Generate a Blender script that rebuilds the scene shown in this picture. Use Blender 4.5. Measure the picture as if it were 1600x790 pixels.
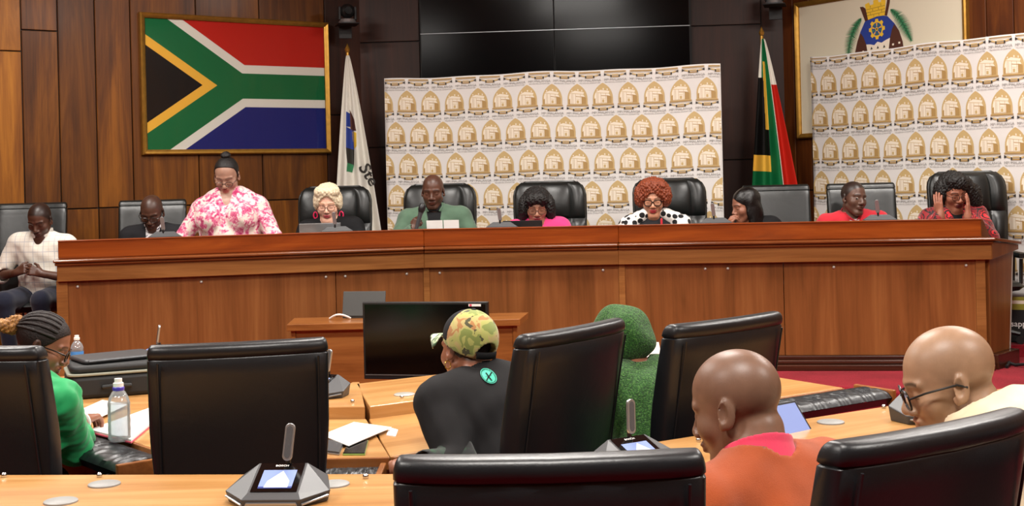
import bpy, bmesh, math, random
import numpy as np
from mathutils import Vector, Matrix, Euler
from mathutils.bvhtree import BVHTree
random.seed(7); np.random.seed(7)
for o in list(bpy.data.objects): bpy.data.objects.remove(o)
SC = bpy.context.scene; COL = SC.collection
PI = math.pi; R = math.radians

# ------------------------------------------------------------------ camera
F, CX, CY, ROLL, H = 2060.0, 800.0, 278.0, 0.024, 1.68     # focal length in px, horizon, tilt of the hand, eye height
cam = bpy.data.cameras.new('camera'); camo = bpy.data.objects.new('camera', cam); COL.objects.link(camo)
cam.sensor_fit = 'HORIZONTAL'; cam.sensor_width = 36.0; cam.lens = F/1600*36; cam.shift_y = -(395-CY)/1600
cam.clip_start = .05; cam.clip_end = 100
_c, _s = math.cos(ROLL), math.sin(ROLL)
camo.matrix_world = Matrix(((_c, _s, 0, 0), (0, 0, -1, 0), (-_s, _c, 0, H), (0, 0, 0, 1)))
SC.camera = camo

def at(px, py, Y):
    u, v = px-CX, CY-py
    return Vector(((u*_c+v*_s)/F*Y, Y, H+(-u*_s+v*_c)/F*Y))
def at_z(px, py, z):
    u, v = px-CX, CY-py
    return at(px, py, (z-H)*F/(-u*_s+v*_c))

# ------------------------------------------------------------------ light
SC.view_settings.view_transform = 'Standard'; SC.view_settings.look = 'None'
SC.view_settings.gamma = 1.0; SC.view_settings.use_curve_mapping = False
SC.view_settings.exposure = 0.12
w = bpy.data.worlds.new('world'); SC.world = w; w.use_nodes = True
w.node_tree.nodes['Background'].inputs[0].default_value = (1, .95, .88, 1)
w.node_tree.nodes['Background'].inputs[1].default_value = .25
CEIL = 4.3
LAMPS = [(-3.4, 1.6, 130), (0, 1.6, 130), (3.4, 1.6, 130), (-3.4, 5.6, 125), (0, 5.6, 125), (3.4, 5.6, 125),
         (-3.2, 8.6, 105), (0, 8.6, 105), (3.2, 8.6, 105)]
for i, (x, y, p) in enumerate(LAMPS):
    L = bpy.data.lights.new('ceiling_lamp_light', 'AREA'); L.shape = 'RECTANGLE'; L.size = 1.2; L.size_y = .6; L.energy = p; L.color = (1, .96, .91)
    lo = bpy.data.objects.new('ceiling_lamp_light', L); COL.objects.link(lo); lo.location = (x, y, CEIL-.06)

# ------------------------------------------------------------------ helpers
def lin(c):
    return c/12.92 if c <= .04045 else ((c+.055)/1.055)**2.4
def hexc(h, a=1.0):
    h = h.lstrip('#'); return tuple(lin(int(h[i:i+2], 16)/255) for i in (0, 2, 4))+(a,)

MATS = {}
class NT:
    def __init__(s, name):
        s.m = bpy.data.materials.new(name); s.m.use_nodes = True; s.t = s.m.node_tree
        s.b = s.t.nodes['Principled BSDF']; s.out = s.t.nodes['Material Output']
    def n(s, typ, **kw):
        x = s.t.nodes.new(typ)
        for k, v in kw.items():
            if k.startswith('i_'):
                x.inputs[int(k[2:]) if k[2:].isdigit() else k[2:].replace('_', ' ')].default_value = v
            else: setattr(x, k, v)
        return x
    def l(s, a, b): s.t.links.new(a, b)
    def ramp(s, fac, stops, interp='LINEAR'):
        r = s.n('ShaderNodeValToRGB'); e = r.color_ramp.elements; r.color_ramp.interpolation = interp
        while len(e) < len(stops): e.new(.5)
        for x, (p, c) in zip(e, stops): x.position = p; x.color = c
        s.l(fac, r.inputs[0]); return r.outputs[0]
    def coord(s, scale=(1, 1, 1), kind='Object', rot=(0, 0, 0)):
        t = s.n('ShaderNodeTexCoord'); m = s.n('ShaderNodeMapping'); s.l(t.outputs[kind], m.inputs[0])
        m.inputs['Scale'].default_value = scale; m.inputs['Rotation'].default_value = rot; return m.outputs[0]
    def noise(s, vec, scale, detail=3, rough=.55, dist=0):
        n = s.n('ShaderNodeTexNoise'); s.l(vec, n.inputs['Vector']); n.inputs['Scale'].default_value = scale
        n.inputs['Detail'].default_value = detail; n.inputs['Roughness'].default_value = rough; n.inputs['Distortion'].default_value = dist
        return n.outputs['Fac']
    def bump(s, h, strength=.3, dist=.01):
        b = s.n('ShaderNodeBump'); b.inputs['Strength'].default_value = strength; b.inputs['Distance'].default_value = dist
        s.l(h, b.inputs['Height']); s.l(b.outputs[0], s.b.inputs['Normal'])
    def mixc(s, fac, a, b, mode='MIX'):
        m = s.n('ShaderNodeMix', data_type='RGBA', blend_type=mode)
        for v, i in ((fac, 0), (a, 6), (b, 7)):
            if hasattr(v, 'is_linked') or hasattr(v, 'links'): s.l(v, m.inputs[i])
            else: m.inputs[i].default_value = v
        return m.outputs[2]
    def math(s, op, a, b=None, c=None):
        m = s.n('ShaderNodeMath', operation=op)
        for i, v in enumerate((a, b, c)):
            if v is None: continue
            if isinstance(v, (int, float)): m.inputs[i].default_value = v
            else: s.l(v, m.inputs[i])
        return m.outputs[0]
    def done(s, rough=.5, metal=0, spec=.5, coat=0, coat_rough=.1, sheen=0):
        b = s.b.inputs
        b['Roughness'].default_value = rough; b['Metallic'].default_value = metal; b['Specular IOR Level'].default_value = spec
        b['Coat Weight'].default_value = coat; b['Coat Roughness'].default_value = coat_rough; b['Sheen Weight'].default_value = sheen
        MATS[s.m.name] = s.m; return s.m

def plain(name, col, rough=.5, metal=0, spec=.5, coat=0, var=.0, vscale=20, bump=0, bscale=200, bdist=.002, emit=0, sheen=0, trans=0, ior=1.45):
    n = NT(name); c = hexc(col)
    n.b.inputs['Base Color'].default_value = c
    if var:
        f = n.noise(n.coord(), vscale, 4)
        lo = tuple(x*(1-var) for x in c[:3])+(1,); hi = tuple(min(1, x*(1+var)) for x in c[:3])+(1,)
        n.l(n.ramp(f, [(.3, lo), (.7, hi)]), n.b.inputs['Base Color'])
    if bump: n.bump(n.noise(n.coord(), bscale, 3), bump, bdist)
    if emit:
        n.b.inputs['Emission Color'].default_value = c; n.b.inputs['Emission Strength'].default_value = emit
    if trans:
        n.b.inputs['Transmission Weight'].default_value = trans; n.b.inputs['IOR'].default_value = ior
    return n.done(rough, metal, spec, coat, .1, sheen)

def wood(name, dark, mid, light, grain='z', rough=.35, coat=.3, tone=.25, scale=1.0, coat_rough=.15):
    n = NT(name)
    sc = {'z': (7, 7, .7), 'x': (.7, 7, 7), 'y': (7, .7, 7)}[grain]
    sc = tuple(x*scale for x in sc)
    oi = n.n('ShaderNodeObjectInfo')
    co = n.coord(sc)
    va = n.n('ShaderNodeVectorMath', operation='ADD'); n.l(co, va.inputs[0])
    cb = n.n('ShaderNodeCombineXYZ')
    sh = n.math('MULTIPLY', oi.outputs['Random'], 37.0)
    for i in range(3): n.l(sh, cb.inputs[i])
    n.l(cb.outputs[0], va.inputs[1])
    v = va.outputs[0]
    f1 = n.noise(v, 1.1, 5, .6, 1.2)
    vm = n.n('ShaderNodeVectorMath', operation='MULTIPLY'); n.l(v, vm.inputs[0]); vm.inputs[1].default_value = {'z': (6, 6, 1.2), 'x': (1.2, 6, 6), 'y': (6, 1.2, 6)}[grain]
    f2 = n.noise(vm.outputs[0], 2.2, 4, .6, .3)
    f = n.math('ADD', n.math('MULTIPLY', f1, .75), n.math('MULTIPLY', f2, .25))
    c = n.ramp(f, [(.32, hexc(dark)), (.5, hexc(mid)), (.68, hexc(light))])
    hs = n.n('ShaderNodeHueSaturation'); n.l(c, hs.inputs['Color'])
    n.l(n.math('ADD', n.math('MULTIPLY', oi.outputs['Random'], tone*2), 1-tone), hs.inputs['Value'])
    n.l(hs.outputs[0], n.b.inputs['Base Color'])
    n.bump(f2, .08, .004)
    return n.done(rough, 0, .25, coat, coat_rough)

def leather(name, col, rough=.38, crease=.25):
    n = NT(name); n.b.inputs['Base Color'].default_value = hexc(col)
    f1 = n.noise(n.coord(), 9, 3, .5, .6); f2 = n.noise(n.coord(), 260, 2)
    n.bump(n.math('ADD', n.math('MULTIPLY', f1, crease), n.math('MULTIPLY', f2, .03)), .35, .02)
    return n.done(rough, 0, .5, 0)

def mesh_obj(name, me, mats=None, parent=None, loc=(0, 0, 0), rotz=0.0):
    o = bpy.data.objects.new(name, me); COL.objects.link(o)
    for m in (mats or []):
        me.materials.append(MATS[m] if isinstance(m, str) else m)
    o.location = loc; o.rotation_euler = (0, 0, rotz)
    if parent is not None: o.parent = parent
    return o

class MB:
    def __init__(s): s.bm = bmesh.new()
    def face(s, pts, mi=0):
        f = s.bm.faces.new([s.bm.verts.new(p) for p in pts]); f.material_index = mi; return f
    def hexa(s, p, mi=0):       # p: 4 bottom + 4 top, ccw from above
        v = [s.bm.verts.new(q) for q in p]
        for q in ((3, 2, 1, 0), (4, 5, 6, 7), (0, 1, 5, 4), (1, 2, 6, 5), (2, 3, 7, 6), (3, 0, 4, 7)):
            s.bm.faces.new([v[i] for i in q]).material_index = mi
        return s
    def box(s, x0, x1, y0, y1, z0, z1, mi=0):
        return s.hexa([(x0, y0, z0), (x1, y0, z0), (x1, y1, z0), (x0, y1, z0), (x0, y0, z1), (x1, y0, z1), (x1, y1, z1), (x0, y1, z1)], mi)
    def obox(s, c, size, M, mi=0):
        a, b, d = (x/2 for x in size); c = Vector(c)
        q = [(-a, -b, -d), (a, -b, -d), (a, b, -d), (-a, b, -d), (-a, -b, d), (a, -b, d), (a, b, d), (-a, b, d)]
        return s.hexa([c+M@Vector(p) for p in q], mi)
    def prism(s, poly, z0, z1, mi=0):
        a = [s.bm.verts.new((x, y, z0)) for x, y in poly]; b = [s.bm.verts.new((x, y, z1)) for x, y in poly]; n = len(poly)
        s.bm.faces.new(a[::-1]).material_index = mi; s.bm.faces.new(b).material_index = mi
        for i in range(n): s.bm.faces.new([a[i], a[(i+1) % n], b[(i+1) % n], b[i]]).material_index = mi
        return s
    def ring(s, c, ax, r, n):
        ax = Vector(ax).normalized(); u = ax.orthogonal().normalized(); v = ax.cross(u); c = Vector(c)
        return [s.bm.verts.new(c+(u*math.cos(2*PI*i/n)+v*math.sin(2*PI*i/n))*r) for i in range(n)]
    def bridge(s, a, b, mi=0):
        n = len(a)
        for i in range(n): s.bm.faces.new([a[i], a[(i+1) % n], b[(i+1) % n], b[i]]).material_index = mi
    def cyl(s, a, b, ra, rb=None, n=16, mi=0):
        rb = ra if rb is None else rb; d = Vector(b)-Vector(a)
        A = s.ring(a, d, ra, n); B = s.ring(b, d, rb, n); s.bridge(A, B, mi)
        s.bm.faces.new(A[::-1]).material_index = mi; s.bm.faces.new(B).material_index = mi; return s
    def tube(s, pts, r, n=8, mi=0, closed=False):
        pts = [Vector(p) for p in pts]; N = len(pts); prev = None; rings = []; u = None
        for i, p in enumerate(pts):
            if closed: t = pts[(i+1) % N]-pts[i-1]
            else: t = pts[min(i+1, N-1)]-pts[max(i-1, 0)]
            t.normalize()
            if u is None: u = t.orthogonal().normalized()
            else:
                u = u-t*u.dot(t); u = u.normalized() if u.length > 1e-6 else t.orthogonal().normalized()
            v = t.cross(u); rr = r[i] if isinstance(r, (list, tuple)) else r
            rings.append([s.bm.verts.new(p+(u*math.cos(2*PI*k/n)+v*math.sin(2*PI*k/n))*rr) for k in range(n)])
        for i in range(N-1): s.bridge(rings[i], rings[i+1], mi)
        if closed: s.bridge(rings[-1], rings[0], mi)
        else:
            s.bm.faces.new(rings[0][::-1]).material_index = mi; s.bm.faces.new(rings[-1]).material_index = mi
        return s
    def lathe(s, prof, n=24, c=(0, 0, 0), mi=0):
        rings = []; c = Vector(c)
        for r, z in prof:
            rings.append([s.bm.verts.new(c+Vector((math.cos(2*PI*i/n)*r, math.sin(2*PI*i/n)*r, z))) for i in range(n)] if r > 1e-5 else [s.bm.verts.new(c+Vector((0, 0, z)))])
        for A, B in zip(rings, rings[1:]):
            for i in range(n):
                q = [A[i % len(A)], A[(i+1) % len(A)], B[(i+1) % len(B)], B[i % len(B)]]
                q = [x for j, x in enumerate(q) if x not in q[:j]]
                if len(q) > 2:
                    s.bm.faces.new(q).material_index = mi
        return s
    def sphere(s, c, r, nu=16, nv=10, sc=(1, 1, 1), mi=0):
        pr = [(math.sin(PI*j/nv)*r, -math.cos(PI*j/nv)*r) for j in range(nv+1)]
        n0 = len(s.bm.verts); s.lathe([(max(a, 0), b) for a, b in pr], nu, (0, 0, 0), mi)
        s.bm.verts.ensure_lookup_table()
        for v in s.bm.verts[n0:]: v.co = Vector((v.co.x*sc[0]+c[0], v.co.y*sc[1]+c[1], v.co.z*sc[2]+c[2]))
        return s
    def grid(s, fn, nu, nv, mi=0, mf=None):
        vs = [[s.bm.verts.new(fn(i/nu, j/nv)) for j in range(nv+1)] for i in range(nu+1)]
        for i in range(nu):
            for j in range(nv):
                f = s.bm.faces.new([vs[i][j], vs[i+1][j], vs[i+1][j+1], vs[i][j+1]])
                f.material_index = mf((i+.5)/nu, (j+.5)/nv) if mf else mi
        return s
    def done(s, name, mats, parent=None, loc=(0, 0, 0), rotz=0.0, smooth=True, angle=35, bevel=0, seg=2, weld=0):
        if weld: bmesh.ops.remove_doubles(s.bm, verts=s.bm.verts, dist=weld)
        bmesh.ops.recalc_face_normals(s.bm, faces=s.bm.faces)
        me = bpy.data.meshes.new(name); s.bm.to_mesh(me); s.bm.free()
        if smooth:
            me.polygons.foreach_set('use_smooth', [True]*len(me.polygons)); me.set_sharp_from_angle(angle=R(angle))
        o = mesh_obj(name, me, mats, parent, loc, rotz)
        if bevel:
            m = o.modifiers.new('bevel', 'BEVEL'); m.width = bevel; m.segments = seg; m.limit_method = 'ANGLE'; m.angle_limit = R(40)
        return o

def tag(o, label=None, cat=None, group=None, kind=None):
    if label: o['label'] = label
    if cat: o['category'] = cat
    if group: o['group'] = group
    if kind: o['kind'] = kind
    return o
def thing(name, label, cat, loc=(0, 0, 0), rotz=0.0, group=None):
    o = bpy.data.objects.new(name, None); o.empty_display_size = .1; COL.objects.link(o)
    o.location = loc; o.rotation_euler = (0, 0, rotz); return tag(o, label, cat, group)
CHILDREN = {}
def kids(o): return [c for c in COL.objects if c.parent == o]
def dup(o, loc, rotz, label, parent=None):
    c = o.copy(); COL.objects.link(c)
    if parent is not None: c.parent = parent
    else:
        c.location = loc; c.rotation_euler = (0, 0, rotz)
        if label: c['label'] = label
    for k in list(o.children): dup(k, None, 0, None, c)
    return c
def text_mesh(txt, size, bold=0.0, res=2, align='CENTER', shear=0):
    cu = bpy.data.curves.new('t', 'FONT'); cu.body = txt; cu.size = size; cu.align_x = align; cu.resolution_u = res; cu.offset = bold; cu.shear = shear
    o = bpy.data.objects.new('t', cu); COL.objects.link(o)
    dg = bpy.context.evaluated_depsgraph_get(); me = bpy.data.meshes.new_from_object(o.evaluated_get(dg))
    bpy.data.objects.remove(o); bpy.data.curves.remove(cu)
    return me
def add_mesh(bm, me, M, mi=0):
    n0 = len(bm.faces); v0 = len(bm.verts); bm.from_mesh(me); bm.verts.ensure_lookup_table(); bm.faces.ensure_lookup_table()
    for v in bm.verts[v0:]: v.co = M@v.co
    for f in bm.faces[n0:]: f.material_index = mi
# ------------------------------------------------------------------ materials
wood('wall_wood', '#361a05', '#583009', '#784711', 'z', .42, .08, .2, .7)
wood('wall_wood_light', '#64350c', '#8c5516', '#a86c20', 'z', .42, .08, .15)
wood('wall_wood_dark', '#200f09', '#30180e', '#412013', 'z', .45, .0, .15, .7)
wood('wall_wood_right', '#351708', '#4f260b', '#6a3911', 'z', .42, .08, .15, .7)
wood('bench_wood', '#5f3717', '#784722', '#8d5a2f', 'z', .38, .15, .06, .6)
wood('bench_apron', '#6a3f1b', '#845429', '#9a6838', 'x', .36, .15, .05)
wood('bench_riser', '#5c260a', '#79340d', '#8d4314', 'x', .28, .5, .05)
wood('bench_trim', '#4a230d', '#6a3716', '#804a26', 'x', .22, .6, .05)
wood('plinth_wood', '#2a130b', '#3a1c10', '#4d2817', 'x', .3, .5, .05)
wood('desk_wood', '#a3713c', '#b98850', '#c99d66', 'x', .33, .35, .05, .9)
wood('clerk_wood', '#6b3c18', '#875226', '#9c6634', 'x', .33, .35, .05, .9)
wood('desk_front', '#6f3f1c', '#8c552a', '#a0693a', 'x', .35, .3, .05, .9)
leather('black_leather', '#131619', .36)
leather('navy_leather', '#12161c', .4)
leather('dais_leather', '#101312', .36)
plain('black_plastic', '#121314', .4, bump=.05)
plain('matte_black', '#0a0a0b', .6)
plain('screen_black', '#030304', .14, spec=.4)
plain('video_black', '#020203', .14, spec=.15)
plain('chrome', '#c9c9c9', .18, 1)
plain('gold_frame', '#b08438', .35, .75, var=.15)
plain('silver', '#a9acae', .32, .8)
plain('grey_cap', '#8f8f8c', .5)
plain('steel_cap', '#b9b6ac', .35, .4)
plain('white_paint', '#d8d0c0', .8)
plain('ceiling_paint', '#cfc7b8', .9)
plain('lamp_diffuser', '#fff4e2', .5, emit=6)
def carpet():
    n = NT('carpet'); c = n.coord()
    f = n.noise(c, 140, 3); g = n.noise(c, 3, 3)
    col = n.ramp(n.math('ADD', n.math('MULTIPLY', f, .6), n.math('MULTIPLY', g, .4)), [(.35, hexc('#640e17')), (.65, hexc('#8c1f2b'))])
    n.l(col, n.b.inputs['Base Color']); n.bump(f, .5, .006); n.done(.95, 0, .1, sheen=.05)
carpet()
def glass(name, tint='#ffffff', rough=.02, opac=.05, milky=0):
    n = NT(name); t = n.n('ShaderNodeBsdfTransparent'); t.inputs[0].default_value = hexc(tint)
    g = n.n('ShaderNodeBsdfGlossy'); g.inputs['Roughness'].default_value = rough
    f = n.n('ShaderNodeFresnel'); f.inputs[0].default_value = 1.28
    m = n.n('ShaderNodeMixShader'); n.l(n.math('ADD', f.outputs[0], opac), m.inputs[0]); n.l(t.outputs[0], m.inputs[1]); n.l(g.outputs[0], m.inputs[2])
    last = m.outputs[0]
    if milky:
        d = n.n('ShaderNodeBsdfTranslucent'); d.inputs[0].default_value = (.9, .92, .95, 1); d2 = n.n('ShaderNodeBsdfDiffuse'); d2.inputs[0].default_value = (.9, .92, .95, 1)
        mm = n.n('ShaderNodeMixShader'); n.l(d.outputs[0], mm.inputs[1]); n.l(d2.outputs[0], mm.inputs[2]); m3 = n.n('ShaderNodeMixShader'); m3.inputs[0].default_value = milky
        n.l(last, m3.inputs[1]); n.l(mm.outputs[0], m3.inputs[2]); last = m3.outputs[0]
    n.l(last, n.out.inputs[0]); n.done()
glass('pane_glass', opac=0.0)

# ------------------------------------------------------------------ room shell
V2 = lambda x, y: Vector((x, y))
def offs(P, d):     # offset an open polyline to its left by d
    N = []; out = []
    for a, b in zip(P, P[1:]):
        t = (b-a).normalized(); N.append(Vector((-t.y, t.x)))
    for i, p in enumerate(P):
        if i == 0: out.append(p+N[0]*d)
        elif i == len(P)-1: out.append(p+N[-1]*d)
        else:
            m = (N[i-1]+N[i]).normalized(); out.append(p+m*(d/m.dot(N[i])))
    return out
WB = V2(-1.437, 12.708); WC = V2(2.588, 12.403)
dL = V2(1.461, 1.09).normalized(); dR = V2(1.038, -1.56).normalized()
WA = WB-dL*5.4; WE = WC+dR*4.4

MB().prism([(-7, -2.2), (6.2, -2.2), (6.2, 14), (-7, 14)], -.1, 0).done('floor', ['carpet'], smooth=False)['kind'] = 'structure'
MB().prism([(-7, -2.2), (6.2, -2.2), (6.2, 14), (-7, 14)], CEIL, CEIL+.1).done('ceiling', ['ceiling_paint'], smooth=False)['kind'] = 'structure'
for nm, (a, b) in {'wall_left_side': ((WA.x-.1, -2.1), (WA.x, WA.y)), 'wall_right_side': ((WE.x, -2.1), (WE.x+.1, WE.y)), 'wall_rear': ((WA.x-.1, -2.2), (WE.x+.1, -2.1))}.items():
    tag(MB().box(a[0], b[0], a[1], b[1], 0, CEIL).done(nm, ['wall_wood'], smooth=False), kind='structure')

class Wall:
    def __init__(s, name, P, d, length):
        s.P, s.d, s.L, s.ang = P, d, length, math.atan2(d.y, d.x); s.n = V2(-d.y, d.x)
        s.o = MB().box(0, length, .0, .1, 0, CEIL).done(name, ['matte_black'], None, (P.x, P.y, 0), s.ang, smooth=False); tag(s.o, kind='structure')
    def hit(s, px, py, off=0):       # point of the wall seen at a pixel -> (s, z)
        q = at(px, py, 1.0); r = V2(q.x, q.y); dz = q.z-H
        # t*r = P + s*d + off*n
        P = s.P+s.n*off; det = r.x*(-s.d.y)-r.y*(-s.d.x); t = (P.x*(-s.d.y)-P.y*(-s.d.x))/det
        h = r*t-P; return h.dot(s.d), H+dz*t
    def panel(s, s0, s1, z0, z1, mat):
        MB().box(s0+.005, s1-.005, -.022, 0, z0+.005, z1-.005).done('panel', [mat], s.o, smooth=False, bevel=.003, seg=1)
    def column(s, x0, x1, joints, mat):
        zs = [.0]+sorted(joints)+[CEIL]
        for a, b in zip(zs, zs[1:]): s.panel(x0, x1, a, b, mat)

WL = Wall('wall_left', WA, dL, 5.4)
cols = [-330, -230, -110, -40, 34, 91, 149, 204.5, 307, 406, 508, 566]
xs = [WL.hit(c, 150)[0] for c in cols]; xs[-1] = 5.4; xs[0] = 0
jz = {3: [(17, 80), (17, 330)], 4: [(60, 48), (60, 330)], 5: [(120, 326)], 6: [(175, 324)], 7: [(250, 322)], 9: [(440, 312)], 2: [(0, 70)], 1: [(0, 60)], 10: [(540, 180)]}
for i in range(len(xs)-1):
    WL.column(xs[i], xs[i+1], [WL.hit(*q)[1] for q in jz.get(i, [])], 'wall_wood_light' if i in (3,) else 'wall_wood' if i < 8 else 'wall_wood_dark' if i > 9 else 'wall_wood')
WBk = Wall('wall_back', WB, (WC-WB).normalized(), (WC-WB).length)
cols = [566, 657, 870, 1077, 1190, 1230]
xs = [WBk.hit(c, 90)[0] for c in cols]; xs[0] = 0; xs[-1] = WBk.L
for i in range(5):
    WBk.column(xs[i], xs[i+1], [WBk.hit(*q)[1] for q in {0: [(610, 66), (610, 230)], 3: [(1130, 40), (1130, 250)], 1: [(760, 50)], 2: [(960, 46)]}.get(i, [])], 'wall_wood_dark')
WR = Wall('wall_right', WC, dR, 4.4)
cols = [1231, 1243, 1268, 1390, 1516, 1545, 1588, 1640]
xs = [WR.hit(c, 90)[0] for c in cols]; xs[0] = 0; xs += [4.4]
for i in range(len(xs)-1):
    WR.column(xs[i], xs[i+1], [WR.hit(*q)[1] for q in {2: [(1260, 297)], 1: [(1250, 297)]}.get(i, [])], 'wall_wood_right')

# video wall: four black screens
tx0, tz1 = WBk.hit(657, -70)[0], 3.10+.68
tx1 = WBk.hit(1077, 60)[0]; seam = WBk.hit(867, 49)[1]
vw = thing('video_wall', 'wide black video wall of four screens above the printed banner', 'screen', (WB.x, WB.y, 0), WBk.ang)
for i in range(2):
    for j in range(2):
        a = tx0+(tx1-tx0)*i/2; b = tx0+(tx1-tx0)*(i+1)/2; z0 = seam-.70+.70*j
        p = MB().box(a+.002, b-.002, -.14, -.03, z0+.002, z0+.698).done('screen_bezel', ['matte_black'], vw, smooth=False, bevel=.003)
        MB().box(a+.007, b-.007, -.1415, -.139, z0+.007, z0+.693).done('display', ['video_black'], p, smooth=False)
MB().box(tx0-.02, tx1+.02, -.03, -.0225, seam-.72, seam+.72).done('mount', ['matte_black'], vw, smooth=False)
MB().box(tx0, tx1, -.1435, -.1425, seam-.002, seam+.002).done('seam_strip', ['silver'], vw, smooth=False)

# ------------------------------------------------------------------ dais: two carpeted levels
BP = [V2(-3.165, 9.22), V2(-.663, 9.757), V2(.766, 9.607), V2(3.272, 9.218), V2(3.575, 9.56)]
T, PF, PI_ = 1.315, .27, .36
fr = offs(BP, -.2)
poly = [(-5.7, 8.9), (-3.4, 8.95)]+[(p.x, p.y) for p in fr[1:2]]+[(.45, 9.3), (1.2, 9.05), (2.1, 8.6), (2.43, 8.32), (3.75, 7.35), (5.0, 7.0), (5.0, 12.2), (2.6, 13.2), (-1.6, 13.2), (-5.7, 11.5)]
tag(MB().prism(poly, 0, PF).done('floor_dais', ['carpet'], smooth=False, bevel=.02, seg=3), kind='structure')
bk = offs(BP, .1)
poly = [(-5.6, 9.5), (-3.6, 9.5)]+[(p.x, p.y) for p in bk[:4]]+[(3.5, 9.7), (4.0, 9.75), (5.0, 10.0), (5.0, 12.1), (2.6, 13.1), (-1.6, 13.1), (-5.6, 11.4)]
tag(MB().prism(poly, PF, PI_).done('floor_dais_upper', ['carpet'], smooth=False), kind='structure')

# ------------------------------------------------------------------ the long bench
bench = thing('dais_bench', 'long angled reddish brown wooden council bench across the dais', 'bench', (BP[1].x, BP[1].y, PF))
def strip(name, i, o1, o2, z0, z1, mat, bev=.004, e0=0, e1=0, parent=bench):
    A, B = offs(BP, o1), offs(BP, o2); t = (BP[i+1]-BP[i]).normalized(); ang = math.atan2(t.y, t.x)
    q = [A[i]-t*e0, A[i+1]+t*e1, B[i+1]+t*e1, B[i]-t*e0]; o = BP[i]; M = Matrix.Rotation(-ang, 2)
    pts = [tuple(M@(p-o)) for p in q]
    return MB().prism(pts, z0-PF, z1-PF).done(name, [mat], parent, (o.x-BP[1].x, o.y-BP[1].y, 0), ang, smooth=False, bevel=bev)
def slab(name, i, s0, s1, y0, y1, z0, z1, mat, bev=.003):      # a board standing along segment i
    t = (BP[i+1]-BP[i]).normalized(); ang = math.atan2(t.y, t.x); o = BP[i]
    return MB().box(s0, s1, y0, y1, z0-PF, z1-PF).done(name, [mat], bench, (o.x-BP[1].x, o.y-BP[1].y, 0), ang, smooth=False, bevel=bev)
for i in range(3):
    e0 = .04 if i == 0 else 0; e1 = .0
    strip('riser', i, 0, .04, T-.125, T, 'bench_riser', .006, e0*.5)
    strip('riser_cap', i, -.006, .046, T-.006, T+.004, 'bench_riser', .003, e0*.5)
    strip('ledge_moulding', i, -.13, .05, T-.147, T-.125, 'bench_trim', .008, e0)
    strip('cove_moulding', i, -.112, .05, T-.168, T-.147, 'bench_trim', .008, e0*.8)
    strip('apron', i, -.09, -.05, T-.278, T-.168, 'bench_apron', .004, e0*.5)
    strip('plinth', i, -.105, -.02, .27, .312, 'plinth_wood', .006, e0)
    strip('plinth_moulding', i, -.085, -.02, .312, .345, 'plinth_wood', .01, e0)
    strip('plinth_moulding', i, -.068, -.02, .345, .373, 'plinth_wood', .008, e0)
    strip('top_shelf', i, .04, .30, T-.07, T-.045, 'bench_trim', .003, e0*.5)
    strip('shelf_back', i, .28, .30, 1.10, T-.07, 'bench_wood', .003, e0*.5)
    strip('worktop', i, .30, .72, 1.07, 1.10, 'bench_trim', .004, e0*.5)
    L = (BP[i+1]-BP[i]).length
    joints = {0: [0, 1.90, L], 1: [0, L], 2: [0, 1.17, L]}[i]
    for a, b in zip(joints, joints[1:]):
        slab('front_panel', i, a+.002, b-.002, -.045, -.02, .373, T-.27, 'bench_wood')
    slab('post', i, -.03 if i == 0 else 0, .045, -.058, -.02, .373, T-.27, 'bench_apron')
    if i == 2: slab('post', i, L-.055, L+.01, -.058, -.02, .373, T-.27, 'bench_apron')
    for c in {0: [.11, .95, 1.83, 1.97, 2.42], 1: [.12, 1.32], 2: [.62, .78, 1.52, 2.42]}[i]:
        t = (BP[i+1]-BP[i]).normalized(); p = BP[i]+t*c
        MB().sphere((0, 0, 0), .011, 10, 6).done('screw_cap', ['steel_cap'], bench, (p.x-BP[1].x, p.y-BP[1].y, T-.32-PF), math.atan2(t.y, t.x)).location += Vector((t.y*.046, -t.x*.046, 0))
# the splayed right end
L = (BP[4]-BP[3]).length
def side_quad(name, o1, o2, pts, mat):      # pts: (s, z) outline extruded between two offsets
    t = (BP[4]-BP[3]).normalized(); ang = math.atan2(t.y, t.x); m = MB()
    a = [m.bm.verts.new((x, o1, z-PF)) for x, z in pts]; b = [m.bm.verts.new((x, o2, z-PF)) for x, z in pts]
    m.bm.faces.new(a); m.bm.faces.new(b[::-1])
    for k in range(len(pts)): m.bm.faces.new([a[k], b[k], b[(k+1) % len(pts)], a[(k+1) % len(pts)]])
    return m.done(name, [mat], bench, (BP[3].x-BP[1].x, BP[3].y-BP[1].y, 0), ang, smooth=False, bevel=.003)
side_quad('side_riser', -.0, .04, [(0, T), (0, T-.125), (.16, T-.135), (.03, T)], 'bench_trim')
side_quad('side_ledge', -.10, .04, [(-.04, T-.147), (L+.02, T-.20), (L+.02, T-.18), (-.04, T-.125)], 'bench_trim')
side_quad('side_apron', -.085, -.05, [(-.03, T-.278), (L, T-.235), (L, T-.20), (-.03, T-.155)], 'bench_wood')
side_quad('side_panel', -.05, -.02, [(0.0, .373), (L-.12, .373), (L-.03, T-.24), (0.0, T-.26)], 'bench_wood')
side_quad('side_edge', -.053, -.02, [(L-.12, .373), (L-.105, .373), (L-.015, T-.24), (L-.03, T-.24)], 'steel_cap')
side_quad('side_plinth', -.1, -.02, [(0.0, .27), (L-.07, .27), (L-.07, .373), (0.0, .373)], 'plinth_wood')

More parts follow.
